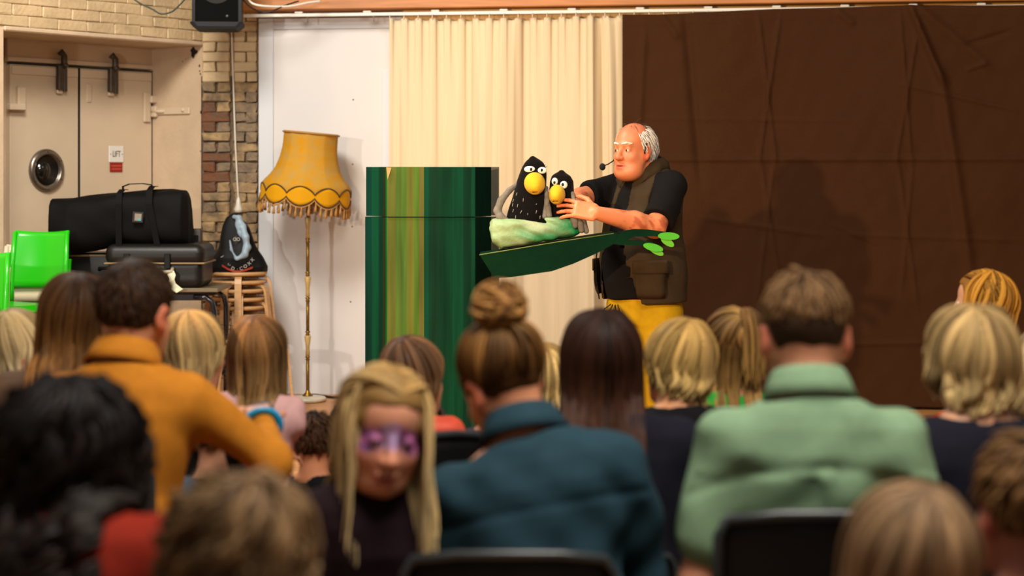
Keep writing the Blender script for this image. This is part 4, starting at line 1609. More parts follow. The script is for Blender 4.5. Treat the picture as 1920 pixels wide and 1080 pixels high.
def scalp_ok(d, hl=.50, nape=-.50, side=.05):
    """directions (head frame) that carry hair"""
    face = (d[..., 1] > .42) & (d[..., 2] < hl)
    temple = (d[..., 1] > side) & (d[..., 2] < -.05 + .6 * np.clip(d[..., 1], 0, 1))
    return ~(face | temple | (d[..., 2] < nape))


def build_hair(parent, hc, Rh, h, st, push=None, seed=1):
    g = np.random.default_rng(seed)
    c1, c2, c3 = (V3(*lin(c)) for c in st['cols'])
    vol = st.get('vol', .012)
    cen = V3(0, -.016, .034)
    E0 = V3(.077, .098, .091)
    kind = st['kind']
    pole = nrm(V3(*st.get('pole', (0, -.38, .92))))
    e1 = nrm(np.cross(pole, V3(1, 0, 0)))
    e2 = np.cross(pole, e1)
    e1 = np.cross(e2, pole)
    A_V, A_F, A_C = [], [], []

    def emit(P, N, w, t, ca, cb, tipf=1.5, sides=4, mixc=None, br=None):
        L, m, _ = P.shape
        mixr = g.uniform(0, 1, (L, 1, 1)) ** st.get('cpow', 1.)
        if mixc is not None:
            mixr = .3 * mixr + .7 * mixc[:, None, None]
        tt = (np.linspace(0, 1, m) ** tipf)[None, :, None]
        col = ca * (1 - mixr) + cb * mixr
        col = col * (1 - tt * .8) + c3 * tt * .8
        col = col * g.uniform(.75, 1.2, (L, 1, 1))
        if br is not None:
            col = col * br[:, None, None]
        V, F, C = lock_mesh(P, N, w, t, col, sides)
        A_F.append(F + sum(len(x) for x in A_V))
        A_V.append(V)
        A_C.append(np.clip(C, 0, 1))

    def path(phi, ths, off, pl=None):
        if pl is not None:
            p_, a_, b_ = pl
            d = p_[:, None] * np.cos(ths)[..., None] + (a_ * np.cos(phi)[:, None] + b_ * np.sin(phi)[:, None])[:, None] * np.sin(ths)[..., None]
        else:
            d = pole * np.cos(ths)[..., None] + (e1 * np.cos(phi)[:, None, None] + e2 * np.sin(phi)[:, None, None]) * np.sin(ths)[..., None]
        d = nrm(d)
        P = cen + d * (E0 + off[..., None])
        return P * h, nrm(d / E0), d

    def world(P, N):
        return hc + P @ Rh.T, N @ Rh.T

    # scalp cap
    s = SDF()
    X = lambda *p: hc + Rh @ (V3(*p) * h)
    gr = st.get('cap', .004)
    s.ell(hc + Rh @ (cen * h), (E0 + gr) * h, Rh, k=.005)
    if kind in ('long', 'bob', 'curly', 'pony'):
        s.ell(X(0, -.050, -.03), V3(.060, .055, .06) * h, Rh, k=.02)
    up_ = .022 if st.get('fronthair') else 0.
    s.box(X(0, .135, -.045 + up_), V3(.14, .085, .098) * h, .02, Rh, k=.012, op='s')
    s.box(X(0, .07, -.075), V3(.14, .075, .075) * h, .02, Rh, k=.012, op='s')
    s.box(X(0, 0, -.165), V3(.2, .2, .1 if kind in ('long', 'bob', 'curly') else .112) * h, .01, Rh, k=.01, op='s')
    if st.get('bald'):
        s.ell(X(0, .015, .105), V3(.066, .125, .072) * h, Rh, k=.012, op='s')
        s.box(X(0, .09, .0), V3(.2, .075, .2) * h, .01, Rh, k=.012, op='s')
    if not st.get('nocap'):
        w1 = wav(seed + 5, 120, .0016)
        v, f = s.mesh_arrays(.008 * h, w1, .002)
        A_V.append(v)
        A_F.append(f)
        A_C.append(np.tile(c1 * .75 + c2 * .1, (len(v), 1)))

    if kind in ('long', 'bob', 'curly'):
        n = st.get('n', 300)
        phi = g.uniform(0, 2 * np.pi, n)
        th1 = np.full(n, math.radians(st.get('th1', 102)))
        pl = None
        if st.get('part'):
            a0, a1 = st['part']
            an = np.radians(g.uniform(a0, a1, n))
            pp_ = np.stack([np.full(n, st.get('partx', 0.)), np.sin(an), np.cos(an)], 1)
            pp_ = nrm(pp_)
            ex = np.tile(V3(1, 0, 0), (n, 1))
            ex = nrm(ex - pp_ * (ex * pp_).sum(1, keepdims=True))
            pl = (pp_, ex, np.cross(pp_, ex))
            phi = np.where(g.uniform(0, 1, n) < .5, 0, np.pi) + g.normal(0, .12, n)
            phi = np.where(np.cos(phi) > 0, phi - st.get('sweep', .25), phi + st.get('sweep', .25))
        # find how far each meridian may run before the face
        grid = np.linspace(.15, math.radians(118), 40)
        _, _, d = path(phi, np.tile(grid, (n, 1)), np.zeros((n, 40)), pl)
        ok = scalp_ok(d, st.get('hl', .50), -.6, st.get('side', .10))
        bad = ~ok
        first = np.where(bad.any(1), bad.argmax(1), 39)
        lim = grid[np.maximum(first - 1, 0)]
        de = d[np.arange(n), np.maximum(first - 1, 0)]
        front = (lim < .6) | (bad.any(1) & (de[:, 1] > st.get('fy', .36)) & (np.abs(de[:, 0]) < .86))
        th1 = np.minimum(th1, lim)
        keep = ~front | (g.uniform(0, 1, n) < st.get('fringe', .0))
        if st.get('only'):
            az = np.degrees(np.arctan2(d[:, -1, 0], d[:, -1, 1]))
            keep &= st['only'](az)
        phi, th1 = phi[keep], th1[keep]
        if pl is not None:
            pl = tuple(q[keep] for q in pl)
        n = len(phi)
        nc = st.get('clumps', 34)
        cphi = np.sort(g.uniform(0, 2 * np.pi, nc))
        key = phi if pl is None else np.arctan2(pl[0][:, 1], pl[0][:, 2]) * 2 + np.where(np.cos(phi) > 0, 0, np.pi)
        cl_ = np.argmin(np.abs((key[:, None] - cphi[None] + np.pi) % (2 * np.pi) - np.pi) + g.uniform(0, .12, (n, nc)), 1)
        cmix, cbr, clift = g.uniform(0, 1, nc)[cl_], g.uniform(.55, 1.35, nc)[cl_], g.uniform(-.35, 1., nc)[cl_]
        th0 = g.uniform(.02, .55, n) * st.get('root', 1. if pl is None else .12)
        m1, m2 = 8, st.get('m2', 10)
        ths = th0[:, None] + (th1 - th0)[:, None] * np.linspace(0, 1, m1)[None]
        lay = g.uniform(0, 1, (n, 1))
        off = (lay * .75 + .45 * clift[:, None]) * vol * np.linspace(.1, 1, m1)[None]
        P, N, _ = path(phi, ths, off, pl)
        Pw, Nw = world(P, N)
        L = st['len'] * h * g.uniform(.82, 1.05, n) * (1 - .0 * lay[:, 0])
        p = Pw[:, -1].copy()
        v = nrm(Pw[:, -1] - Pw[:, -2])
        nn = Nw[:, -1].copy()
        fall, fn = [], []
        inn = st.get('inward', 0.)
        for j in range(m2):
            gr_ = st.get('grav', .45)
            v = nrm(v * (1 - gr_) + V3(0, 0, -1) * gr_ - nn * V3(1, 1, 0) * (inn * (j / m2) ** st.get('ipow', 1.5)) + g.normal(0, .03, (n, 3)))
            p = p + v * (L / m2)[:, None]
            cm_ = np.zeros((nc, 3))
            np.add.at(cm_, cl_, p)
            cm_ = cm_ / np.maximum(np.bincount(cl_, minlength=nc), 1)[:, None]
            p = p + (cm_[cl_] - p) * st.get('clump', .06)
            if push is not None:
                p = push(p)
            fall.append(p.copy())
            fn.append(nn)
        Pw = np.concatenate([Pw, np.stack(fall, 1)], 1)
        Nw = np.concatenate([Nw, np.stack(fn, 1)], 1)
        m = m1 + m2
        wa, wf = st.get('wave', (.003, 2))
        s_ = np.linspace(0, 1, m)[None]
        ph0 = g.uniform(0, 6.28, nc)[cl_][:, None] + g.normal(0, .35, (n, 1))
        T = nrm(np.gradient(Pw, axis=1))
        Bn = nrm(np.cross(T, Nw))
        env = s_ ** st.get('wpow', 1.2)
        fq = wf * g.uniform(.7, 1.3, nc)[cl_][:, None]
        Pw = Pw + h * wa * env[..., None] * (np.sin(fq * 6.28 * s_ + ph0)[..., None] * Bn + .7 * np.cos(fq * 6.28 * s_ + ph0)[..., None] * Nw)
        wd = st.get('w', .0085) * h * g.uniform(.6, 1.3, (n, 1))
        prof = np.interp(np.linspace(0, 1, m), [0, .15, .7, 1], [.5, 1, .9, .15])[None]
        emit(Pw, Nw, wd * prof, wd * prof * st.get('flat', .45), c1, c2, mixc=cmix, br=cbr)
    if kind == 'short':
        n = st.get('n', 700)
        d = nrm(g.normal(size=(n * 3, 3)))
        ok = scalp_ok(d, st.get('hl', .55), st.get('nape', -.42), st.get('side', -.02))
        if 'mask' in st:
            ok &= st['mask'](d)
        d = d[ok][:n]
        n = len(d)
        m = 6
        ca_ = d @ pole
        th0 = np.arccos(np.clip(ca_, -1, 1))
        phi = np.arctan2(d @ e2, d @ e1)
        ln = st['len'] * g.uniform(.6, 1.2, n)
        if 'lenf' in st:
            ln = ln * st['lenf'](d)
        dth = ln / .092
        ths = th0[:, None] + dth[:, None] * np.linspace(0, 1, m)[None]
        ph_j = phi + g.normal(0, .12, n)
        off = (.002 + vol * g.uniform(.2, 1, (n, 1)) * np.sin(np.linspace(0, 1, m) * st.get('lift', 2.2))[None])
        if 'lenf' in st:
            off = off * np.clip(st['lenf'](d), .15, 2)[:, None]
        P, N, _ = path(ph_j, ths, off)
        P = P + (g.normal(0, .006, (n, 1, 3)) * (np.linspace(0, 1, m) ** 1.5)[None, :, None]) * h * st.get('mess', 1.)
        if 'bend' in st:
            P = P + V3(*st['bend']) * h * (np.linspace(0, 1, m) ** 2)[None, :, None] * (ln / st['len'])[:, None, None]
        Pw, Nw = world(P, N)
        wd = st.get('w', .006) * h * g.uniform(.6, 1.3, (n, 1))
        prof = np.array([.7, 1, 1, .8, .55, .12])[None]
        emit(Pw, Nw, wd * prof, wd * prof * .5, c1, c2)
    if kind in ('bun', 'pony'):
        n = st.get('n', 260)
        phi = g.uniform(0, 2 * np.pi, n)
        grid = np.linspace(.1, math.radians(150), 60)
        _, _, d = path(phi, np.tile(grid, (n, 1)), np.zeros((n, 60)))
        ok = scalp_ok(d, .52, -.45, .0)
        bad = ~ok
        first = np.where(bad.any(1), bad.argmax(1), 59)
        th1 = grid[np.maximum(first - 1, 1)] * g.uniform(.85, 1.0, n)
        m = 12
        ths = th1[:, None] * (1 - np.linspace(0, 1, m)[None]) + .08
        nc = 26
        cphi = np.sort(g.uniform(0, 2 * np.pi, nc))
        cl_ = np.argmin(np.abs((phi[:, None] - cphi[None] + np.pi) % (2 * np.pi) - np.pi), 1)
        cbr, clf = g.uniform(.5, 1.4, nc)[cl_], g.uniform(.2, 1.3, nc)[cl_]
        off = (.003 + vol * clf[:, None] * g.uniform(.3, 1, (n, 1)) * np.sin(np.linspace(.1, 1, m) * 2.4)[None])
        wob = g.uniform(-.12, .12, nc)[cl_][:, None] * np.sin(np.linspace(0, 1, m) * 5 + g.uniform(0, 6, nc)[cl_][:, None])
        P, N, _ = path(phi + g.normal(0, .05, n), ths, off)
        P2, _, _ = path(phi + .1, ths, off)
        P = P + (P2 - P) * (wob / .1)[..., None]
        Pw, Nw = world(P, N)
        wd = st.get('w', .008) * h * g.uniform(.6, 1.3, (n, 1))
        prof = np.interp(np.linspace(0, 1, m), [0, .3, 1], [.35, 1, .8])[None]
        emit(Pw, Nw, wd * prof, wd * prof * .45, c1, c2, 3., mixc=g.uniform(0, 1, nc)[cl_], br=cbr)
        bc = hc + Rh @ ((cen + pole * (E0 + .0)) * h)
        bd = nrm(Rh @ pole)
        if kind == 'bun':
            R_ = st.get('bun', .042) * h
            c0 = bc + bd * R_ * .75
            s = SDF().ell(c0, R_ * .85, k=.01)
            v, f = s.mesh_arrays(.006, wav(seed, 90, .002), .002)
            A_F.append(f + sum(len(x) for x in A_V))
            A_V.append(v)
            A_C.append(np.tile(c1 * .7 + c2 * .15, (len(v), 1)))
            nb = 130
            ax = nrm(bd[None] + g.normal(0, .55, (nb, 3)))
            u = nrm(np.cross(ax, g.normal(size=(nb, 3))))
            w_ = np.cross(ax, u)
            m = 14
            t0 = g.uniform(0, 6.28, (nb, 1))
            t = t0 + np.linspace(0, 1, m)[None] * g.uniform(1.6, 4.2, (nb, 1))
            rr = R_ * g.uniform(.75, 1.08, (nb, 1)) * np.ones((1, m))
            P = c0 + ax[:, None] * (g.uniform(-.3, .3, (nb, 1, 1)) * R_) + u[:, None] * (np.cos(t) * rr)[..., None] + w_[:, None] * (np.sin(t) * rr)[..., None]
            N = nrm(P - c0)
            wd = .0075 * h * g.uniform(.6, 1.3, (nb, 1))
            prof = np.interp(np.linspace(0, 1, m), [0, .2, .8, 1], [.2, 1, 1, .1])[None]
            emit(P, N, wd * prof, wd * prof * .5, c1, c2, 2.)
        else:
            nb = st.get('tail', 120)
            m = 16
            a = nrm(g.normal(size=(nb, 3)))
            p = bc + bd * .012 * h + a * .012 * h
            v = np.tile(bd, (nb, 1)) + a * .25
            L = st['len'] * h * g.uniform(.75, 1.05, nb)
            Ps = [bc - bd * .005 + a * .006 * h, p]
            for j in range(m - 2):
                v = nrm(v * .6 + V3(0, 0, -1) * .4 + g.normal(0, .03, (nb, 3)))
                p = p + v * (L / m)[:, None]
                if push is not None:
                    p = push(p)
                Ps.append(p.copy())
            P = np.stack(Ps, 1)
            N = np.tile(nrm(a + V3(0, -.5, 0))[:, None], (1, m, 1))
            wd = .008 * h * g.uniform(.6, 1.3, (nb, 1))
            prof = np.interp(np.linspace(0, 1, m), [0, .2, .7, 1], [.5, 1, .9, .15])[None]
            emit(P, N, wd * prof, wd * prof * .5, c1, c2)
    V = np.concatenate(A_V)
    F = np.concatenate(A_F)
    C = np.concatenate(A_C)
    return link('hair', np_mesh('hair', V, F, C), HAIR, parent)


def cloth(name, col, **kw):
    d = dict(rough=.85, var=.14, vscale=30, bump=.12, bscale=220, spec=.12)
    d.update(kw)
    return mat(name, col, **d)


def collar(parent, c, R, B, m, rx=.064, ry=.064, tilt=12, h1=.045):
    """shirt collar: stand and turned-down leaf, open at the throat"""
    R2 = R @ rotm(0, tilt, 0)
    n = 40
    rows = [(rx - .002, 0.), (rx, .020), (rx + .004, h1), (rx + .007, h1 + .004), (rx + .012, h1 - .006), (rx + .020, .018), (rx + .030, -.008)]
    v = []
    for i in range(n):
        a = math.radians(90 + 14 + (360 - 28) * i / (n - 1))
        for r, z in rows:
            v.append(c + R2 @ (V3(r * math.cos(a), (r + ry - rx) * math.sin(a), z) * B))
    k = len(rows)
    ii = np.arange(n * k).reshape(n, k)
    f = np.stack([ii[:-1, :-1], ii[1:, :-1], ii[1:, 1:], ii[:-1, 1:]], -1).reshape(-1, 4)
    o = link('collar', np_mesh('collar', np.array(v), f), m, parent)
    o.modifiers.new('thick', 'SOLIDIFY').thickness = .003
    return o


def person(label, top, d, B=1., Hs=1., yaw=0., lean=4., head=(0, 0, 0), shirt=None, sleeve='long', trousers='#20242c', hair=None, arms=None, skin='#c98d6c',
           group=None, sit=True, kneel=False, vox=.0098, wide=1., coll=False, seed=1, neckline=.0, hands=True, folds=.006, name='person', tors=None, slw=1., paint=None, yoke=None, sink=.0, neckext=0., tilt=0.):
    Rt = rotm(yaw, lean, tilt)
    Rh = rotm(yaw + head[0], lean * .3 + head[1], head[2])
    nb = Rt @ (V3(0, -.012, .60) * B)
    ntp = nb + Rt @ (V3(0, .016, .045 + neckext) * B)
    hc0 = ntp + Rh @ (V3(0, .018, .085) * Hs)
    tp = hc0 + Rh @ (V3(0, -.016, .034) * Hs) + V3(0, 0, .092 * Hs + (.012 if hair else 0) * Hs)
    T = W(top[0], top[1], d)
    base = np.array(T) - tp
    z0 = base[2]
    e = empty(name, (base[0], base[1], 0), label=label, cat='person', group=group)
    O = V3(0, 0, z0)
    hc = hc0 + O
    A = lambda x, y, z: O + Rt @ (V3(x * wide, y, z) * B)
    prof = [(z * B, a * B * wide, b * B, y * B) for z, a, b, y in (tors or TORSO)]
    loc = lambda p: np.array(p) - np.array([base[0], base[1], 0])
    # arms
    if arms is None:
        arms = [None, None]
    J = []
    for i, x in enumerate((-1, 1)):
        a = arms[i]
        sj = A(x * .168, -.008, .532)
        if a is None:
            el, wr = A(x * .222, .03, .27), A(x * .10, .24, .16)
        elif a[0] == 'w':
            el, wr = loc(a[1]), loc(a[2])
        else:
            el, wr = A(*a[0]), A(*a[1])
        J.append((sj, el, wr))
    s = SDF()
    s.loft(O, Rt, [(r[0], r[1] - (.022 if r[0] < .56 * B else .008), r[2] - (.022 if r[0] < .56 * B else .008), r[3]) for r in prof if r[0] > .29 * B], k=.02)
    for i, (sj, el, wr) in enumerate(J):
        s.cap(sj, el, .048 * B, .038 * B, k=.03 * B)
        s.cap(el, wr, .038 * B, .026 * B, k=.015 * B)
        if hands:
            f = nrm(wr - el)
            hand(s, wr, f, nrm(V3(0, 0, -1) + .3 * (Rt @ V3(0, 1, 0))), 1 if i == 0 else -1, max(B, .75) * .95)
    head_sdf(s, hc, Rh, Hs, O + nb - V3(0, 0, .02 * B), child=B < .8, lid=1.1 if paint else 0.)
    base_c = V3(*lin(skin))
    s.build('body', SKIN, vox * (.8 if paint else 1), e, colf=skin_cols(hc, Rh, Hs, base_c, paint))
    eyes(e, hc, Rh, Hs)
    # top
    if shirt is not None:
        s = SDF()
        s.loft(O, Rt, [r for r in prof if r[0] < .62 * B], k=.03, grow=.012 * B)
        for sj, el, wr in J:
            if sleeve == 'long':
                s.chain([sj, el, el + (wr - el) * .93], [.064 * B * slw, .052 * B * slw, .040 * B * slw], k=.04 * B)
            else:
                q = sj + (el - sj) * (.72 if sleeve == 'short' else .95)
                s.chain([sj, q], [.066 * B * slw, .060 * B * slw], k=.04 * B)
        nk = O + nb
        s.cap(nk + Rt @ V3(0, .0, -.012 - neckline) * B, hc, (.060 + neckline * .8) * max(B, Hs * .85), .075 * Hs, k=.006, op='s')
        w1, w2 = wav(seed, 17 / B, folds * .8, (1, .5, 1.2)), wav(seed + 50, 45 / B, folds * .35, (1, .6, .8))
        if yoke:
            RtT, O_ = Rt.T, O

            def dsp(x, y, z):
                q = (np.stack([x, y, z], -1) - O_) @ RtT.T
                back = q[:, 1] < -.03 * B
                zz = q[:, 2] / B
                r = w1(x, y, z) + w2(x, y, z)
                r = r + back * yoke(q[:, 0] / B, zz)
                return r.astype(np.float32)
            am = folds * 1.3 + .008
        else:
            dsp = lambda x, y, z: w1(x, y, z) + w2(x, y, z)
            am = folds * 1.3
        s.build('top', shirt, vox, e, disp=dsp, amp=am)
        if coll:
            collar(e, nk + Rt @ (V3(0, .004, .012) * B), Rt, B, shirt)
    # legs
    s = SDF()
    pr = [(-.02 * B, .16 * B * wide, .11 * B, 0), (.07 * B, .18 * B * wide, .13 * B, -.008 * B), (.15 * B, .168 * B * wide, .122 * B, -.006 * B)]
    s.loft(O, Rt, pr, k=.03, grow=.004)
    Ry = rotm(yaw)
    G = lambda x, y, z: O + Ry @ (V3(x, y, z) * B)
    sh = SDF()
    for x in (-1, 1):
        hp = G(x * .09, .02, .075)
        if kneel:
            kn = G(x * .10, .10, 0)
            kn[2] = .065 * B
            an = G(x * .09, -.28, 0)
            an[2] = .05
        elif sit and z0 > .2:
            kn = G(x * .105, .40, .085)
            an = kn + Ry @ V3(0, .03, 0)
            an[2] = max(kn[2] - .42 * B, .07)
        elif sit:
            kn = G(x * .2, .28, .10)
            kn[2] = max(kn[2], z0 + .06)
            an = G(x * -.02, .38, 0)
            an[2] = .06
        else:
            an = G(x * .09, 0, 0)
            an[2] = .06
            kn = (hp + an) / 2 + Ry @ V3(0, .015, 0)
        s.chain([hp, kn, an], [.085 * B, .062 * B, .046 * B], k=.03 * B)
        ft = an + Ry @ V3(0, .12 * B, 0)
        ft[2] = max(an[2] - .035, .035)
        sh.cap(an - V3(0, 0, .02), ft, .042 * B, .034 * B, k=.01)
    s.build('trousers', cloth('trouser_' + trousers.strip('#'), trousers), .016, e)
    sh.build('shoes', mat('shoe_dark', '#1c1a18', .5), .014, e)
    # hair
    RtT = Rt.T
    zs_ = np.array([p[0] for p in prof])
    aa = np.array([p[1] for p in prof]) + .022 * B
    bb = np.array([p[2] for p in prof]) + .020 * B
    yy = np.array([p[3] for p in prof])

    def push(p):
        q = (p - O) @ RtT.T
        z = np.clip(q[:, 2], zs_[0], zs_[-1] + .03)
        a, b, y0 = np.interp(z, zs_, aa), np.interp(z, zs_, bb), np.interp(z, zs_, yy)
        k = np.sqrt((q[:, 0] / a) ** 2 + ((q[:, 1] - y0) / b) ** 2) + 1e-6
        ins = (k < 1) & (q[:, 2] < zs_[-1] + .03)
        f = np.where(ins, 1 / k, 1.)
        sgn = np.where(q[:, 1] - y0 > .035 * B, 1., -1.)
        # slide towards the nearer of back and chest rather than out over the shoulders
        tgt = y0 + sgn * b * np.sqrt(np.clip(1 - (q[:, 0] / a) ** 2, .05, 1))
        q[:, 1] = np.where(ins, q[:, 1] + (tgt - q[:, 1]) * .75, q[:, 1])
        r = (p * 0) + O + q @ Rt.T
        return r
    if hair:
        for i, hst in enumerate(hair if isinstance(hair, list) else [hair]):
            build_hair(e, hc, Rh, Hs, hst, push, seed + i)
    print('PERSON', label[:40], 'seat z %.2f' % z0, 'base', np.round(base, 2))
    e['_'] = 0
    del e['_']
    return e, dict(O=O, Rt=Rt, Rh=Rh, hc=hc, base=base, J=J, B=B, Hs=Hs, nb=O + nb)

# ---------------------------------------------------------------- the audience
BL = ('#8a6a3c', '#c9a768', '#d8bf86')       # blonde
BLD = ('#6b5030', '#a5814e', '#c4a169')      # dark blonde
BR = ('#2c1a10', '#5a3a22', '#6e4a2c')       # brown
DK = ('#0c0807', '#1e1512', '#2b1f1a')       # near black
LB = ('#4a3220', '#80603c', '#a98658')       # light brown

shirt_g = cloth('green_linen', '#708a6c', var=.12, vscale=45, bump=.2, bscale=260)
shirt_t = cloth('teal_cotton', '#1e3640')
shirt_m = cloth('mustard_twill', '#b3701f')
shirt_n = cloth('navy_knit', '#12121c')
shirt_k = cloth('black_knit', '#0d0d10')
shirt_p = cloth('pink_cotton', '#c79a98')
shirt_pp = cloth('plum_cotton', '#1c0d12')
shirt_c = cloth('coral_satin', '#d0523c', rough=.45)
shirt_v = cloth('violet_cotton', '#3a2a3e')
shirt_r = cloth('rust_wool', '#7d1f10')
shirt_gr = cloth('bright_green_cotton', '#1f8a30')
shirt_gy = cloth('slate_cotton', '#4a525c')
shirt_o = cloth('orange_cotton', '#a53a12')
shirt_br = cloth('brown_check', '#5a4434')



def seat_chair(I, rz, dy, label):
    return black_chair(I['base'][0], I['base'][1] + dy, math.radians(rz), label, min(max((I['base'][2] + .015) / .44, .72), 1.02))


# front: green shirt
yk = lambda x, z: .0045 * np.exp(-((z - (.475 - .9 * x * x)) / .010) ** 2) - .006 * (np.abs(x - .008) < .018) * (z < .47) * (z > .2) + .004 * np.sin(26 * x + 30 * (z - .3) * np.sign(x)) * (z < .46)
pm_, I = person('man in a sage green shirt with short fair-brown hair, seen from behind', (1510, 503), 3.55, B=.98, Hs=1.0, wide=.96, lean=6, head=(0, 14, 0), shirt=shirt_g, sleeve='short', coll=True, slw=1.0,
             arms=[((-.235, .0, .25), (-.20, .22, .12)), ((.235, .0, .25), (.18, .22, .12))], skin='#c98a6a', trousers='#1c1d22', vox=.0075, yoke=yk, seed=3, folds=.011,
             hair=dict(kind='short', cols=('#33241a', '#5a4028', '#9a744a'), len=.040, n=900, vol=.013, nape=-.10, lenf=lambda d: np.clip(.25 + 1.3 * (d[:, 2] + .12), .12, 1.25), cap=.003, w=.0045, mess=.6))
seat_chair(I, 0, .02, 'black audience chair under the man in sage green')
# teal shirt with bun
pm_, I = person('woman in a dark teal shirt with a messy strawberry-blonde bun', (936, 600), 3.68, B=1.0, Hs=.98, wide=.98, lean=14, yaw=0, tilt=-11, head=(34, 22, -10), shirt=shirt_t, sleeve='long', coll=True, skin='#c4825e', vox=.0075, seed=11, slw=1.02, folds=.011, arms=[((-.2, .06, .27), (-.08, .25, .2)), ((.185, .10, .28), (.06, .27, .22))],
             yoke=lambda x, z: .0035 * np.exp(-((z - (.46 - .06 * x * x)) / .008) ** 2),
             hair=dict(kind='bun', cols=('#3f2510', '#8a5c2c', '#b98a4c'), pole=(.05, -.55, .84), vol=.026, n=380, bun=.054))
black_chair(-.005, 3.46, 0, 'black audience chair under the woman in dark teal', .92)
# mustard shirt
el = W(508, 862, 4.32); wr = W(489, 792, 4.5)
pm_, I = person('man in a mustard overshirt with short dark hair and blue wristband', (252, 478), 4.28, B=.98, Hs=1.02, wide=1.0, lean=8, yaw=-12, head=(-10, 6, 4), shirt=shirt_m, sleeve='long', coll=True, skin='#b97c58', vox=.008, seed=21, slw=1.05, folds=.008,
             arms=[None, ('w', el, wr)],
             hair=dict(kind='short', cols=('#20140d', '#352317', '#4a3220'), len=.034, n=1000, vol=.007, nape=-.45, cap=.006, w=.0042, mess=.45))
f = nrm(I['J'][1][2] - I['J'][1][1])
c = I['J'][1][2] - f * .02
wb = MB()
a1 = nrm(np.cross(f, V3(0, 0, 1))); a2 = np.cross(f, a1)
wb.tube([c + (a1 * math.cos(t) + a2 * math.sin(t)) * .043 for t in np.linspace(0, 6.283, 24, endpoint=False)], .012, 6, closed=True, flat=.35)
wb.build('wristband', mat('blue_band', '#1592c4', .4), pm_, label='bright blue paper wristband')
black_chair(I['base'][0] - .02, I['base'][1] - .03, math.radians(-8), 'black audience chair under the man in mustard')
# dark straight hair
pm_, I = person('woman with long straight dark brown hair and black top', (1128, 570), 4.25, B=.98, Hs=.98, wide=1.08, lean=5, head=(8, 4, 0), shirt=shirt_n, skin='#b97c58', seed=31,
             hair=dict(kind='long', cols=('#140a07', '#2c170f', '#4a2814'), len=.42, vol=.026, n=420, wave=(.004, 1.2), w=.0105, grav=.6, fringe=.0, side=.3))
seat_chair(I, 0, 0, 'black audience chair under the woman with dark straight hair')
# blonde bob right
pm_, I = person('woman with a wavy blonde bob and navy top at the right', (1826, 561), 3.95, B=.95, Hs=1.0, wide=1.08, lean=5, head=(0, 4, 0), shirt=shirt_n, skin='#c08a68', seed=41, neckline=.02,
             hair=dict(kind='bob', cols=('#6a5232', '#a98a58', '#cdb27c'), len=.088, vol=.034, n=420, wave=(.012, 1.6), w=.0105, grav=.5, side=.3, inward=.25))
seat_chair(I, 0, 0, 'black audience chair under the woman with the navy top')
# face-painted girl facing the camera


def facepaint(q, c):
    z, x = q[:, 2], q[:, 0]
    m_ = np.clip(1.6 * np.exp(-((z - .012 - .010 * np.cos(x * 60)) / .024) ** 4) * (q[:, 1] > .035) - .1, 0, 1) * (np.abs(x) < .07)
    w_ = .5 + .5 * np.sin(90 * x + 40 * z + 2 * np.sin(130 * z))
    pc_ = V3(*lin('#3a1a6a')) * w_[:, None] + V3(*lin('#8a3a7a')) * (1 - w_)[:, None]
    pc_ = pc_ + V3(.25, .22, .3) * (np.exp(-((np.abs(x - .005) - .008) / .01) ** 2) * (z > -.01))[:, None]
    return c * (1 - .85 * m_[:, None]) + pc_ * (.85 * m_[:, None])


pm_, I = person('girl with long blonde hair and purple face paint turned towards the camera', (722, 674), 3.5, B=.74, Hs=.97, yaw=-150, lean=2, head=(-14, 15, -8), shirt=shirt_pp, skin='#c98a6c', sit=False, vox=.006, seed=51, paint=facepaint,
             hair=[dict(kind='long', cols=('#7a5a30', '#c49e60', '#e2cb98'), len=.33, vol=.020, n=520, wave=(.010, 1.6), w=.0065, grav=.5, side=.5, hl=.74, part=(-30, 46), partx=-.12, sweep=.42, fronthair=True), dict(kind='long', nocap=True, cols=('#7a5a30', '#c49e60', '#e2cb98'), len=.30, vol=.018, n=220, wave=(.009, 1.6), w=.008, grav=.5, side=.2)])
# curly dark woman, bottom left
pm_, I = person('woman with dark curly hair and a rust red top in the near left corner', (125, 690), 2.75, B=1.0, Hs=1.04, lean=15, neckext=-.05, tilt=-5, yaw=-10, head=(0, 4, 0), shirt=shirt_r, skin='#a87050', seed=61, wide=1.05, neckline=.01,
             hair=dict(kind='curly', cols=('#070504', '#18110e', '#2c2019'), len=.24, vol=.032, n=520, wave=(.030, 4), wpow=.5, w=.009, clumps=60, clump=.16, flat=.6, grav=.45, side=.3))
seat_chair(I, 10, 0, 'black audience chair under the woman with dark curls')
# curly child
pm_, I = person('child with light brown curly hair in the near row beside the rust red top', (446, 872), 2.32, B=.62, Hs=.87, lean=2, yaw=20, head=(0, 6, 0), shirt=shirt_k, skin='#cf9676', seed=71,
             hair=dict(kind='curly', cols=('#4a3522', '#7d6142', '#a98a62'), len=.13, vol=.03, n=560, wave=(.034, 3.6), wpow=.4, w=.0075, clumps=75, clump=.2, flat=.6, grav=.4, side=.16))
seat_chair(I, 0, 0, 'black audience chair under the curly light brown child')
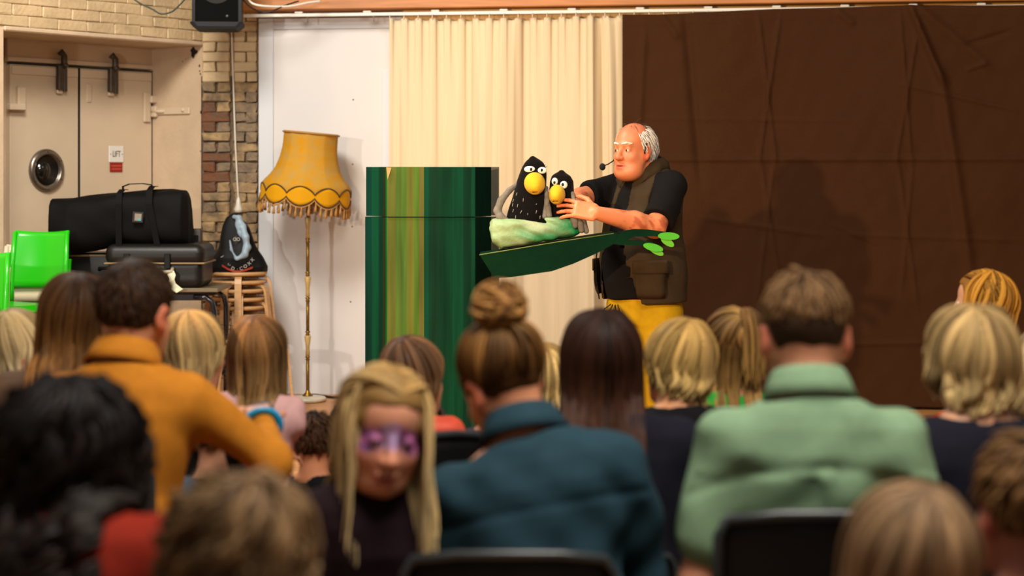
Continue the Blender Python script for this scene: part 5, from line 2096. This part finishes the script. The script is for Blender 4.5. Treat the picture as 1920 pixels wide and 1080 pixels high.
# nearest right: long fair hair
pm_, I = person('person with long light brown hair in the near right corner', (1712, 888), 2.5, B=.72, Hs=.96, lean=2, head=(10, 4, 6), shirt=shirt_k, skin='#c08a68', seed=81,
             hair=dict(kind='long', cols=('#5a4430', '#8a6c4c', '#b09070'), len=.30, vol=.024, n=380, wave=(.008, 1.5), w=.0105, grav=.5, side=.3))
seat_chair(I, 0, 0, 'black audience chair under the long light brown hair in the near right corner')
pm_, I = person('child with short brown hair cut off at the right picture edge', (1936, 806), 2.8, B=.68, Hs=.94, lean=3, head=(15, 0, 0), shirt=shirt_k, skin='#b5705a', seed=91,
             hair=dict(kind='short', cols=('#3a2616', '#6a4a2a', '#8f6a40'), len=.045, n=600, vol=.014, nape=-.35))
seat_chair(I, 0, 0, 'black audience chair under the child at the right picture edge')
# far-left child
pm_, I = person('small blonde child in a pink top at the left picture edge', (30, 572), 5.2, B=.66, Hs=.96, lean=2, yaw=-30, head=(-34, 4, 6), shirt=shirt_p, skin='#cf9070', seed=101,
             hair=dict(kind='bob', cols=('#8a6f48', '#c2a674', '#dcc79c'), len=.085, vol=.016, n=320, wave=(.004, 1.5), w=.009, side=.0, grav=.55, inward=.3))
seat_chair(I, -20, 0, 'black audience chair under the small blonde child at the left edge')
# brunette woman behind mustard man
pm_, I = person('woman with long brown hair and golden tips left of the mustard overshirt', (143, 503), 4.75, B=.96, Hs=.98, lean=5, yaw=4, head=(12, 6, 6), shirt=shirt_br, skin='#b97c58', seed=111,
             hair=dict(kind='long', cols=('#1e120b', '#3d2615', '#a06c34'), len=.29, vol=.024, n=420, wave=(.009, 1.3), w=.0095, grav=.5, side=.3))
seat_chair(I, 0, 0, 'black audience chair under the woman with golden hair tips')
# blond child with yellow hair tie
pm_, I = person('blonde child with a yellow hair tie beside the mustard overshirt', (362, 572), 5.1, B=.66, Hs=.95, lean=3, yaw=-15, head=(-30, 8, 4), shirt=shirt_p, skin='#cf9070', seed=121,
             hair=dict(kind='bob', cols=('#6a5030', '#a88a58', '#c8ac78'), len=.11, vol=.016, n=360, wave=(.005, 1.3), w=.009, side=.1, inward=.3))
hb = I['hc'] + I['Rh'] @ (V3(-.075, -.075, -.07) * I['Hs'])
tie = MB().ball(hb, (.022, .020, .022)).build('hair_tie', mat('yellow_tie', '#d9a010', .6), pm_, label='round yellow hair tie')
black_chair(W(335, 0, 4.93).x, 4.93, 0, 'black audience chair behind the child with the yellow hair tie')
# girl with light brown hair on her feet
pm_, I = person('girl with light brown hair and pale pink top before the wooden stool', (480, 583), 5.25, B=.66, Hs=.95, lean=4, yaw=-8, head=(6, 4, 0), shirt=shirt_p, skin='#cf9676', sit=False, seed=131, neckline=.01,
             arms=[None, ('w', W(545, 790, 5.2), W(535, 850, 5.35))],
             hair=dict(kind='long', cols=('#3f2a18', '#6e4e2e', '#a07c4c'), len=.20, vol=.016, n=360, wave=(.006, 1.4), w=.0088, grav=.55, side=.3))
# child on the mustard man's lap
pm_, I = person('small child in a slate grey top held on the lap of the man in mustard', (392, 735), 4.75, B=.5, Hs=.86, lean=0, yaw=30, head=(0, 10, 0), shirt=shirt_gy, skin='#cf9676', seed=141,
             arms=[None, ('w', W(497, 770, 4.7), W(465, 772, 4.62))],
             hair=dict(kind='short', cols=LB, len=.05, n=400, vol=.012))
# toddler
pm_, I = person('toddler with short dark brown hair kneeling on the floor behind an empty chair', (590, 768), 5.55, B=.5, Hs=.80, lean=2, kneel=True, yaw=-10, head=(10, 6, 0), shirt=shirt_k, skin='#b97c58', seed=151,
             hair=dict(kind='short', cols=('#1e120b', '#3a2415', '#5a3c24'), len=.04, n=450, vol=.012))
black_chair(W(690, 0, 4.35).x, 4.42, math.radians(32), 'empty black audience chair behind the face-painted girl')
# bob child with coral neighbour
pm_, I = person('child with a smooth brown bob and shiny coral top in front of the green tree', (770, 622), 5.25, B=.68, Hs=.98, lean=2, yaw=-12, tilt=-7, head=(-22, 4, -4), shirt=shirt_c, skin='#c08a68', seed=161,
             hair=dict(kind='bob', cols=('#38241a', '#67482f', '#8d6a48'), len=.105, vol=.022, n=380, wave=(.003, 1), w=.0095, side=.3, grav=.55, inward=.4))
black_chair(W(735, 0, 5.95).x, 5.95, 0, 'empty black chair in front of the child with the smooth brown bob', .86)
stool((I['base'][0], I['base'][1], -.10), 0., 'low birch stool under the child with the smooth brown bob', None)
pm_, I = person('person in a violet top hidden behind the teal shirt', (930, 655), 5.3, B=.72, Hs=.92, lean=2, kneel=True, yaw=0, head=(0, 4, 0), shirt=shirt_v, skin='#c98a68', seed=181,
             hair=dict(kind='bob', cols=BR, len=.07, vol=.014, n=140, wave=(.003, 1), w=.009, side=.3))
pm_, I = person('blonde child between the bun and the dark straight hair', (1024, 636), 5.5, B=.64, Hs=.93, lean=2, kneel=True, yaw=0, head=(0, 4, 0), shirt=shirt_p, skin='#c98a68', seed=191,
             hair=dict(kind='bob', cols=BL, len=.10, vol=.016, n=140, wave=(.005, 1), w=.009, side=.3))
# blonde bob child centre right
pm_, I = person('child with a tousled blonde bob and black top below the performer', (1278, 588), 4.75, B=.74, Hs=.97, lean=3, yaw=6, head=(14, 6, 8), shirt=shirt_k, skin='#c98a60', seed=201, wide=1.05,
             hair=dict(kind='bob', cols=('#7a5a30', '#b8924e', '#d9bb7c'), len=.092, vol=.030, n=420, wave=(.012, 1.5), w=.0095, side=.3, grav=.5, inward=.35))
seat_chair(I, 0, 0, 'black audience chair under the child with the tousled blonde bob')
# ponytail girl
pm_, I = person('girl with brown half-tied hair and bright green top beside the sage shirt', (1372, 577), 5.2, B=.70, Hs=.95, lean=3, yaw=0, head=(16, 8, 0), shirt=shirt_gr, skin='#c08060', seed=211,
             hair=[dict(kind='long', cols=('#33200f', '#6a4724', '#a07a42'), len=.20, vol=.014, n=260, wave=(.005, 1.3), w=.0085, side=.3), dict(kind='pony', nocap=True, cols=('#33200f', '#7a552c', '#a98448'), len=.26, vol=.016, n=200, pole=(.15, -.66, .74), tail=110)])
# ginger girl standing at the right
pm_, I = person('girl with wavy ginger hair standing before the brown backdrop', (1846, 500), 6.4, B=.74, Hs=.98, lean=0, yaw=60, head=(6, 2, 0), shirt=shirt_o, skin='#cf9670', seed=221, sit=False,
             hair=[dict(kind='long', cols=('#8a5a1c', '#c98a2c', '#e0a848'), len=.30, vol=.026, n=420, wave=(.012, 2.2), w=.007, side=.4, grav=.5, hl=.70, part=(-30, 46), sweep=.4, fronthair=True), dict(kind='long', nocap=True, cols=('#8a5a1c', '#c98a2c', '#e0a848'), len=.34, vol=.034, n=260, wave=(.014, 2.2), w=.009, grav=.5, side=.2)])
# braided child at the right edge
pm_, I = person('blonde child with a thick braid cut off at the right picture edge', (1962, 618), 4.3, B=.7, Hs=.95, lean=3, yaw=0, head=(0, 8, 0), shirt=shirt_n, skin='#c98a68', seed=231,
             hair=[dict(kind='pony', cols=('#8a7148', '#c0a878', '#ddcaa0'), len=.10, vol=.014, n=260, pole=(-.75, -.35, -.15), tail=40)])
bs = SDF()
pb = lambda px, py, d_: np.array(W(px, py, d_)) - np.array([I['base'][0], I['base'][1], 0])
for k, (px, py, r) in enumerate(((1922, 690, .026), (1906, 704, .030), (1896, 724, .034), (1902, 748, .032), (1914, 765, .024))):
    bs.ell(pb(px, py, 4.12), (r, r * .85, r * .8), k=.005)
bs.build('braid', mat('braid_blonde', '#b59a6c', .5, var=.5, vscale=60, col2='#7a6238'), .005, pm_, disp=wav(77, 160, .002), amp=.003)

seat_chair(I, 0, 0, 'black audience chair under the child with the thick braid')
# ---------------------------------------------------------------- the performer
PB = Vector((.635, 8.46, 0))
pf = empty('person', PB, label='white-haired performer in black T-shirt and olive vest operating the crow puppets', cat='person')
fy = math.degrees(math.atan2(.80, -.60))          # facing left and towards the camera: local +y -> (-.8, -.6)
Rp = rotm(fy)
pw = lambda p: np.array(p, float) - V3(PB.x, PB.y, 0)
L_ = lambda x, y, z: Rp @ V3(x, y, z)             # x to his right, y ahead
hcP = pw(W(1186, 282, 8.40))
Rhp = rotm(fy + 10, 3, 0)
HP = 1.04
PT = [(.86, .185, .150, .01), (.95, .190, .165, .025), (1.05, .185, .170, .035), (1.15, .182, .155, .03), (1.27, .192, .140, .015), (1.36, .195, .122, -.0), (1.42, .175, .098, -.012), (1.455, .12, .08, -.015), (1.48, .07, .066, -.01)]
shL, shR = L_(-.178, -.012, 1.395), L_(.178, -.012, 1.395)      # image right (near) arm is his left
elL, wrL = pw(W(1228, 426, 8.12)), pw(W(1117, 399, 7.96))
elR, wrR = pw(W(1088, 372, 8.42)), pw(W(1066, 392, 8.18))
s = SDF()
s.loft((0, 0, 0), Rp, PT, k=.02, grow=-.012)
for a, b, c in ((shL, elL, wrL), (shR, elR, wrR)):
    s.cap(a, b, .058, .049, k=.03)
    s.cap(b, b + (c - b) * .35, .047, .049, k=.02)
    s.cap(b + (c - b) * .35, c, .049, .030, k=.02)
fwd = nrm(pw(W(1060, 388, 7.97)) - wrL)
hand(s, wrL - fwd * .004, fwd, nrm(V3(-.1, .85, -.45)), -1, 1.16, curl=(.2, .3, .2), spread=.2)
fr_ = nrm(V3(-.5, -.75, .25))
hand(s, wrR, fr_, V3(0, 0, -1), 1, 1.0, curl=(.7, .8, .5))
head_sdf(s, hcP, Rhp, HP, L_(0, -.012, 1.44), nr=.060, jowl=1.12, nose=1.18)
base_c = V3(*lin('#cc7a50'))
sc0 = skin_cols(hcP, Rhp, HP, base_c)
n1, n2 = wav(61, 130, .9, n=8), wav(62, 260, .9, n=8)


def perf_col(v):
    c = sc0(v)
    q = ((v - hcP) @ Rhp) / HP
    arm = (v[:, 2] < 1.38) & (np.linalg.norm(v - hcP, axis=1) > .2)
    b = np.clip(n1(v[:, 0], v[:, 1], v[:, 2]) + .6 * n2(v[:, 0], v[:, 1], v[:, 2]), 0, 1) * arm
    b *= np.clip((np.minimum(np.linalg.norm(v - wrL, axis=1), np.linalg.norm(v - wrR, axis=1)) - .06) / .1, 0, 1)
    c = c * (1 - b[:, None] * V3(.2, .42, .48)) * (1 + .18 * arm[:, None] * (1 - b[:, None]))
    red = np.clip((q[:, 2] - .06) / .03, 0, 1) * (q[:, 1] > -.1)
    c = c * (1 - red[:, None] * V3(0, .12, .05))
    return c


s.build('body', SKIN, .005, pf, colf=perf_col)
eyes(pf, hcP, Rhp, HP, '#2b1d14', look=(.15, -.1))
bwm = mat('white_brow', '#cfc6b8', .8)
for x in (-1, 1):
    eb = SDF().chain([hcP + Rhp @ (V3(x * .012, .0865, .033) * HP), hcP + Rhp @ (V3(x * .032, .0815, .037) * HP), hcP + Rhp @ (V3(x * .052, .0640, .033) * HP)], [.0050, .0058, .0035], k=.003)
    eb.build('eyebrow', bwm, .0025, pf, disp=wav(5, 300, .0006), amp=.001)
WH = ('#b9b2a8', '#d8d2c8', '#e2dcd0')
build_hair(pf, hcP, Rhp, HP, dict(kind='short', bald=True, cap=.006, cols=WH, len=.062, n=1500, vol=.018, nape=-.62, side=-.0, hl=.9, w=.0032, pole=(0, .25, .97), lift=2.4, mess=.7, bend=(0, -.018, -.012),
                                  mask=lambda d: (d[:, 2] < .62 - .35 * np.clip(d[:, 1], -1, 1)) & (d[:, 1] < .30) & (np.abs(d[:, 0]) + np.clip(-d[:, 1], 0, 1) > .35),
                                  lenf=lambda d: np.clip(.75 + .8 * np.clip(-d[:, 1] - d[:, 2], 0, 1), .4, 1.6)), seed=5)
build_hair(pf, hcP, Rhp, HP, dict(kind='short', nocap=True, cols=('#2b211b', '#4a3c32', '#6a5a4c'), len=.04, n=60, vol=.012, hl=.72, w=.0018, pole=(0, .3, .95), mess=1.6,
                                  mask=lambda d: (d[:, 2] > .72) & (d[:, 1] < .45)), seed=6)
# headset microphone
hs = MB()
R2 = lambda x, y, z: hcP + Rhp @ (V3(x, y, z) * HP)
hs.tube([R2(-.086, -.03, .012), R2(-.089, -.016, .036), R2(-.086, .006, .030), R2(-.083, .012, .005), R2(-.080, .014, -.015)], .0028, 7)
hs.tube([R2(.086, -.016, .036), R2(.086, .006, .030), R2(.080, .020, -.015), R2(.074, .05, -.045), R2(.064, .10, -.058), R2(.050, .145, -.062), R2(.040, .165, -.064)], .0028, 7)
hs.build('headset_boom', black, pf)
MB().ball(R2(.036, .172, -.066), (.015, .013, .017)).build('microphone_foam', mat('mic_foam', '#0c0a09', .95, bump=.5, bscale=300), pf)

# T-shirt
tee = cloth('black_tee', '#0f0d0d')
s = SDF()
s.loft((0, 0, 0), Rp, PT, k=.03, grow=.002)
for a, b in ((shL, elL), (shR, elR)):
    q = a + (b - a) * .80
    s.chain([a, q], [.078, .076], k=.04)
    e_ = nrm(b - a)
    s.box(q + e_ * .075, (.12, .12, .062), .004, np.stack([nrm(np.cross(e_, V3(.3, .5, .8))), np.cross(e_, nrm(np.cross(e_, V3(.3, .5, .8)))), e_], 1), k=.004, op='s')
s.cap(L_(0, .02, 1.455), hcP, .066, .085, k=.006, op='s')
f1, f2 = wav(71, 16, .006, (1, .6, 1.2)), wav(72, 45, .002)
s.build('t_shirt', tee, .0085, pf, disp=lambda x, y, z: f1(x, y, z) + f2(x, y, z), amp=.01)

# vest
olv = cloth('olive_vest', '#3a2d1d', var=.25, vscale=14, bump=.15, bscale=160)
VP = [(.855, .212, .178, .01), (.95, .212, .188, .02), (1.05, .204, .186, .028), (1.15, .198, .170, .026), (1.27, .206, .154, .012), (1.36, .206, .136, 0), (1.425, .180, .108, -.012), (1.462, .122, .088, -.016), (1.485, .082, .078, -.012)]
s = SDF().loft((0, 0, 0), Rp, VP, k=.02)
inn = [(z - (.02 if i == 0 else 0), a - .020, b - .020, y) for i, (z, a, b, y) in enumerate(VP)]
inn[-1] = (1.52, .072, .068, -.012)
s.loft((0, 0, 0), Rp, inn, k=.004, op='s')
for i, (a, b) in enumerate(((shL, elL), (shR, elR))):
    x = -1 if i == 0 else 1
    s.ell(L_(x * .205, .005, 1.375), (.075, .100, .125), Rp, k=.008, op='s')
    s.cap(a, a + (b - a) * .9, .086, .08, k=.006, op='s')
# open front: wedge widening to the hem
for z0_, z1_, w0, w1_, xo in ((.80, 1.0, .145, .105, -.012), (1.0, 1.2, .105, .055, -.002), (1.2, 1.50, .055, .034, .004)):
    for t in np.linspace(0, 1, 5):
        z = z0_ + (z1_ - z0_) * t
        wd = w0 + (w1_ - w0) * t
        s.box(L_(xo, .2, z), (wd, .16, (z1_ - z0_) / 7), .004, Rp, k=0, op='s')
f3, f4 = wav(81, 13, .007, (1, .6, 1)), wav(82, 40, .0025)
s.build('vest', olv, .0075, pf, disp=lambda x, y, z: f3(x, y, z) + f4(x, y, z), amp=.011)
# collar leaves
for x in (-1, 1):
    rows = [[L_(x * .030, .074, 1.452), L_(x * .060, .052, 1.495), L_(x * .079, .0, 1.525), L_(x * .062, -.055, 1.535), L_(x * .0, -.092, 1.54)],
            [L_(x * .048, .118, 1.385), L_(x * .100, .098, 1.425), L_(x * .125, .02, 1.465), L_(x * .092, -.075, 1.475), L_(x * .0, -.122, 1.478)]]
    rows.insert(1, [(a + b) / 2 + nrm((a + b) / 2 - L_(0, 0, 1.45)) * .010 for a, b in zip(*rows)])
    v = np.array([np.array([np.interp(np.linspace(0, 4, 17), range(5), [p[k] for p in r]) for k in range(3)]).T for r in rows]).reshape(-1, 3)
    ii = np.arange(3 * 17).reshape(3, 17)
    o = link('vest_collar', np_mesh('vest_collar', v, np.stack([ii[:-1, :-1], ii[1:, :-1], ii[1:, 1:], ii[:-1, 1:]], -1).reshape(-1, 4)), olv, pf)
    o.modifiers.new('thick', 'SOLIDIFY').thickness = .005


def vsurf(x, z, out=.006):
    """point on the front of the vest at local x, height z"""
    r = [np.interp(z, [p[0] for p in VP], [p[k] for p in VP]) for k in range(1, 4)]
    y = r[2] + r[1] * max(1 - abs(x / r[0]) ** 2.3, .02) ** (1 / 2.3)
    nrml = nrm(V3(x / r[0] ** 2, (y - r[2]) / r[1] ** 2, 0))
    return Rp @ (V3(x, y, z) + nrml * out)


for x0, x1, z0_, z1_, nm, out in ((-.206, -.135, .885, 1.0, 'pocket', .014), (-.209, -.128, .995, 1.055, 'pocket_flap', .02), (.145, .2, .885, 1.0, 'pocket', .012), (.14, .205, .995, 1.05, 'pocket_flap', .018), (-.15, -.09, 1.2, 1.28, 'chest_pocket', .010)):
    nU = 12
    v = np.array([[vsurf(x0 + (x1 - x0) * i / (nU - 1), z0_ + (z1_ - z0_) * j / 5, out * (.3 if j in (0,) and nm == 'pocket' else 1)) for j in range(6)] for i in range(nU)]).reshape(-1, 3)
    ii = np.arange(nU * 6).reshape(nU, 6)
    o = link(nm, np_mesh(nm, v, np.stack([ii[:-1, :-1], ii[1:, :-1], ii[1:, 1:], ii[:-1, 1:]], -1).reshape(-1, 4)), olv, pf)
    md = o.modifiers.new('thick', 'SOLIDIFY')
    md.thickness = .012
    md.offset = -1
zp = MB()
for x in (.140, .132):
    zp.tube([vsurf(x, z, .012) for z in np.linspace(.86, 1.12, 10)], .003, 5)
zp.build('zip', mat('zip_dark', '#14110e', .4, metal=.5), pf)
# trousers and shoes
yel = cloth('yellow_cotton', '#b8900e', var=.3, vscale=10)
s = SDF().loft((0, 0, 0), Rp, [(.76, .175, .135, -.005), (.84, .185, .150, .0), (.95, .182, .150, .01)], k=.02)
sh = SDF()
for x in (-1, 1):
    s.chain([L_(x * .092, .0, .80), L_(x * .105, .02, .48), L_(x * .112, .0, .09)], [.105, .085, .075], k=.03)
    sh.cap(L_(x * .112, -.02, .05), L_(x * .125, .17, .045), .048, .042, k=.01)
f5 = wav(91, 18, .007, (1, .6, 1.3))
s.build('trousers', yel, .009, pf, disp=f5, amp=.009)
sh.build('shoes', mat('shoe_brown', '#2a1a10', .5), .009, pf)
dc = MB()
for dx in (-.02, .03):
    dc.tube([L_(.03 + dx, .165, .84), L_(.03 + dx * 2.2, .175, .815), L_(.03 + dx * 2.4, .172, .79), L_(.03 + dx * 1.2, .176, .80), L_(.03 + dx * .3, .172, .835)], .0028, 6)
    dc.tube([L_(.03 + dx * .4, .17, .84), L_(.035 + dx * 1.2, .172, .79), L_(.04 + dx * 1.6, .165, .74)], .0028, 6)
dc.build('drawstring', black, pf)
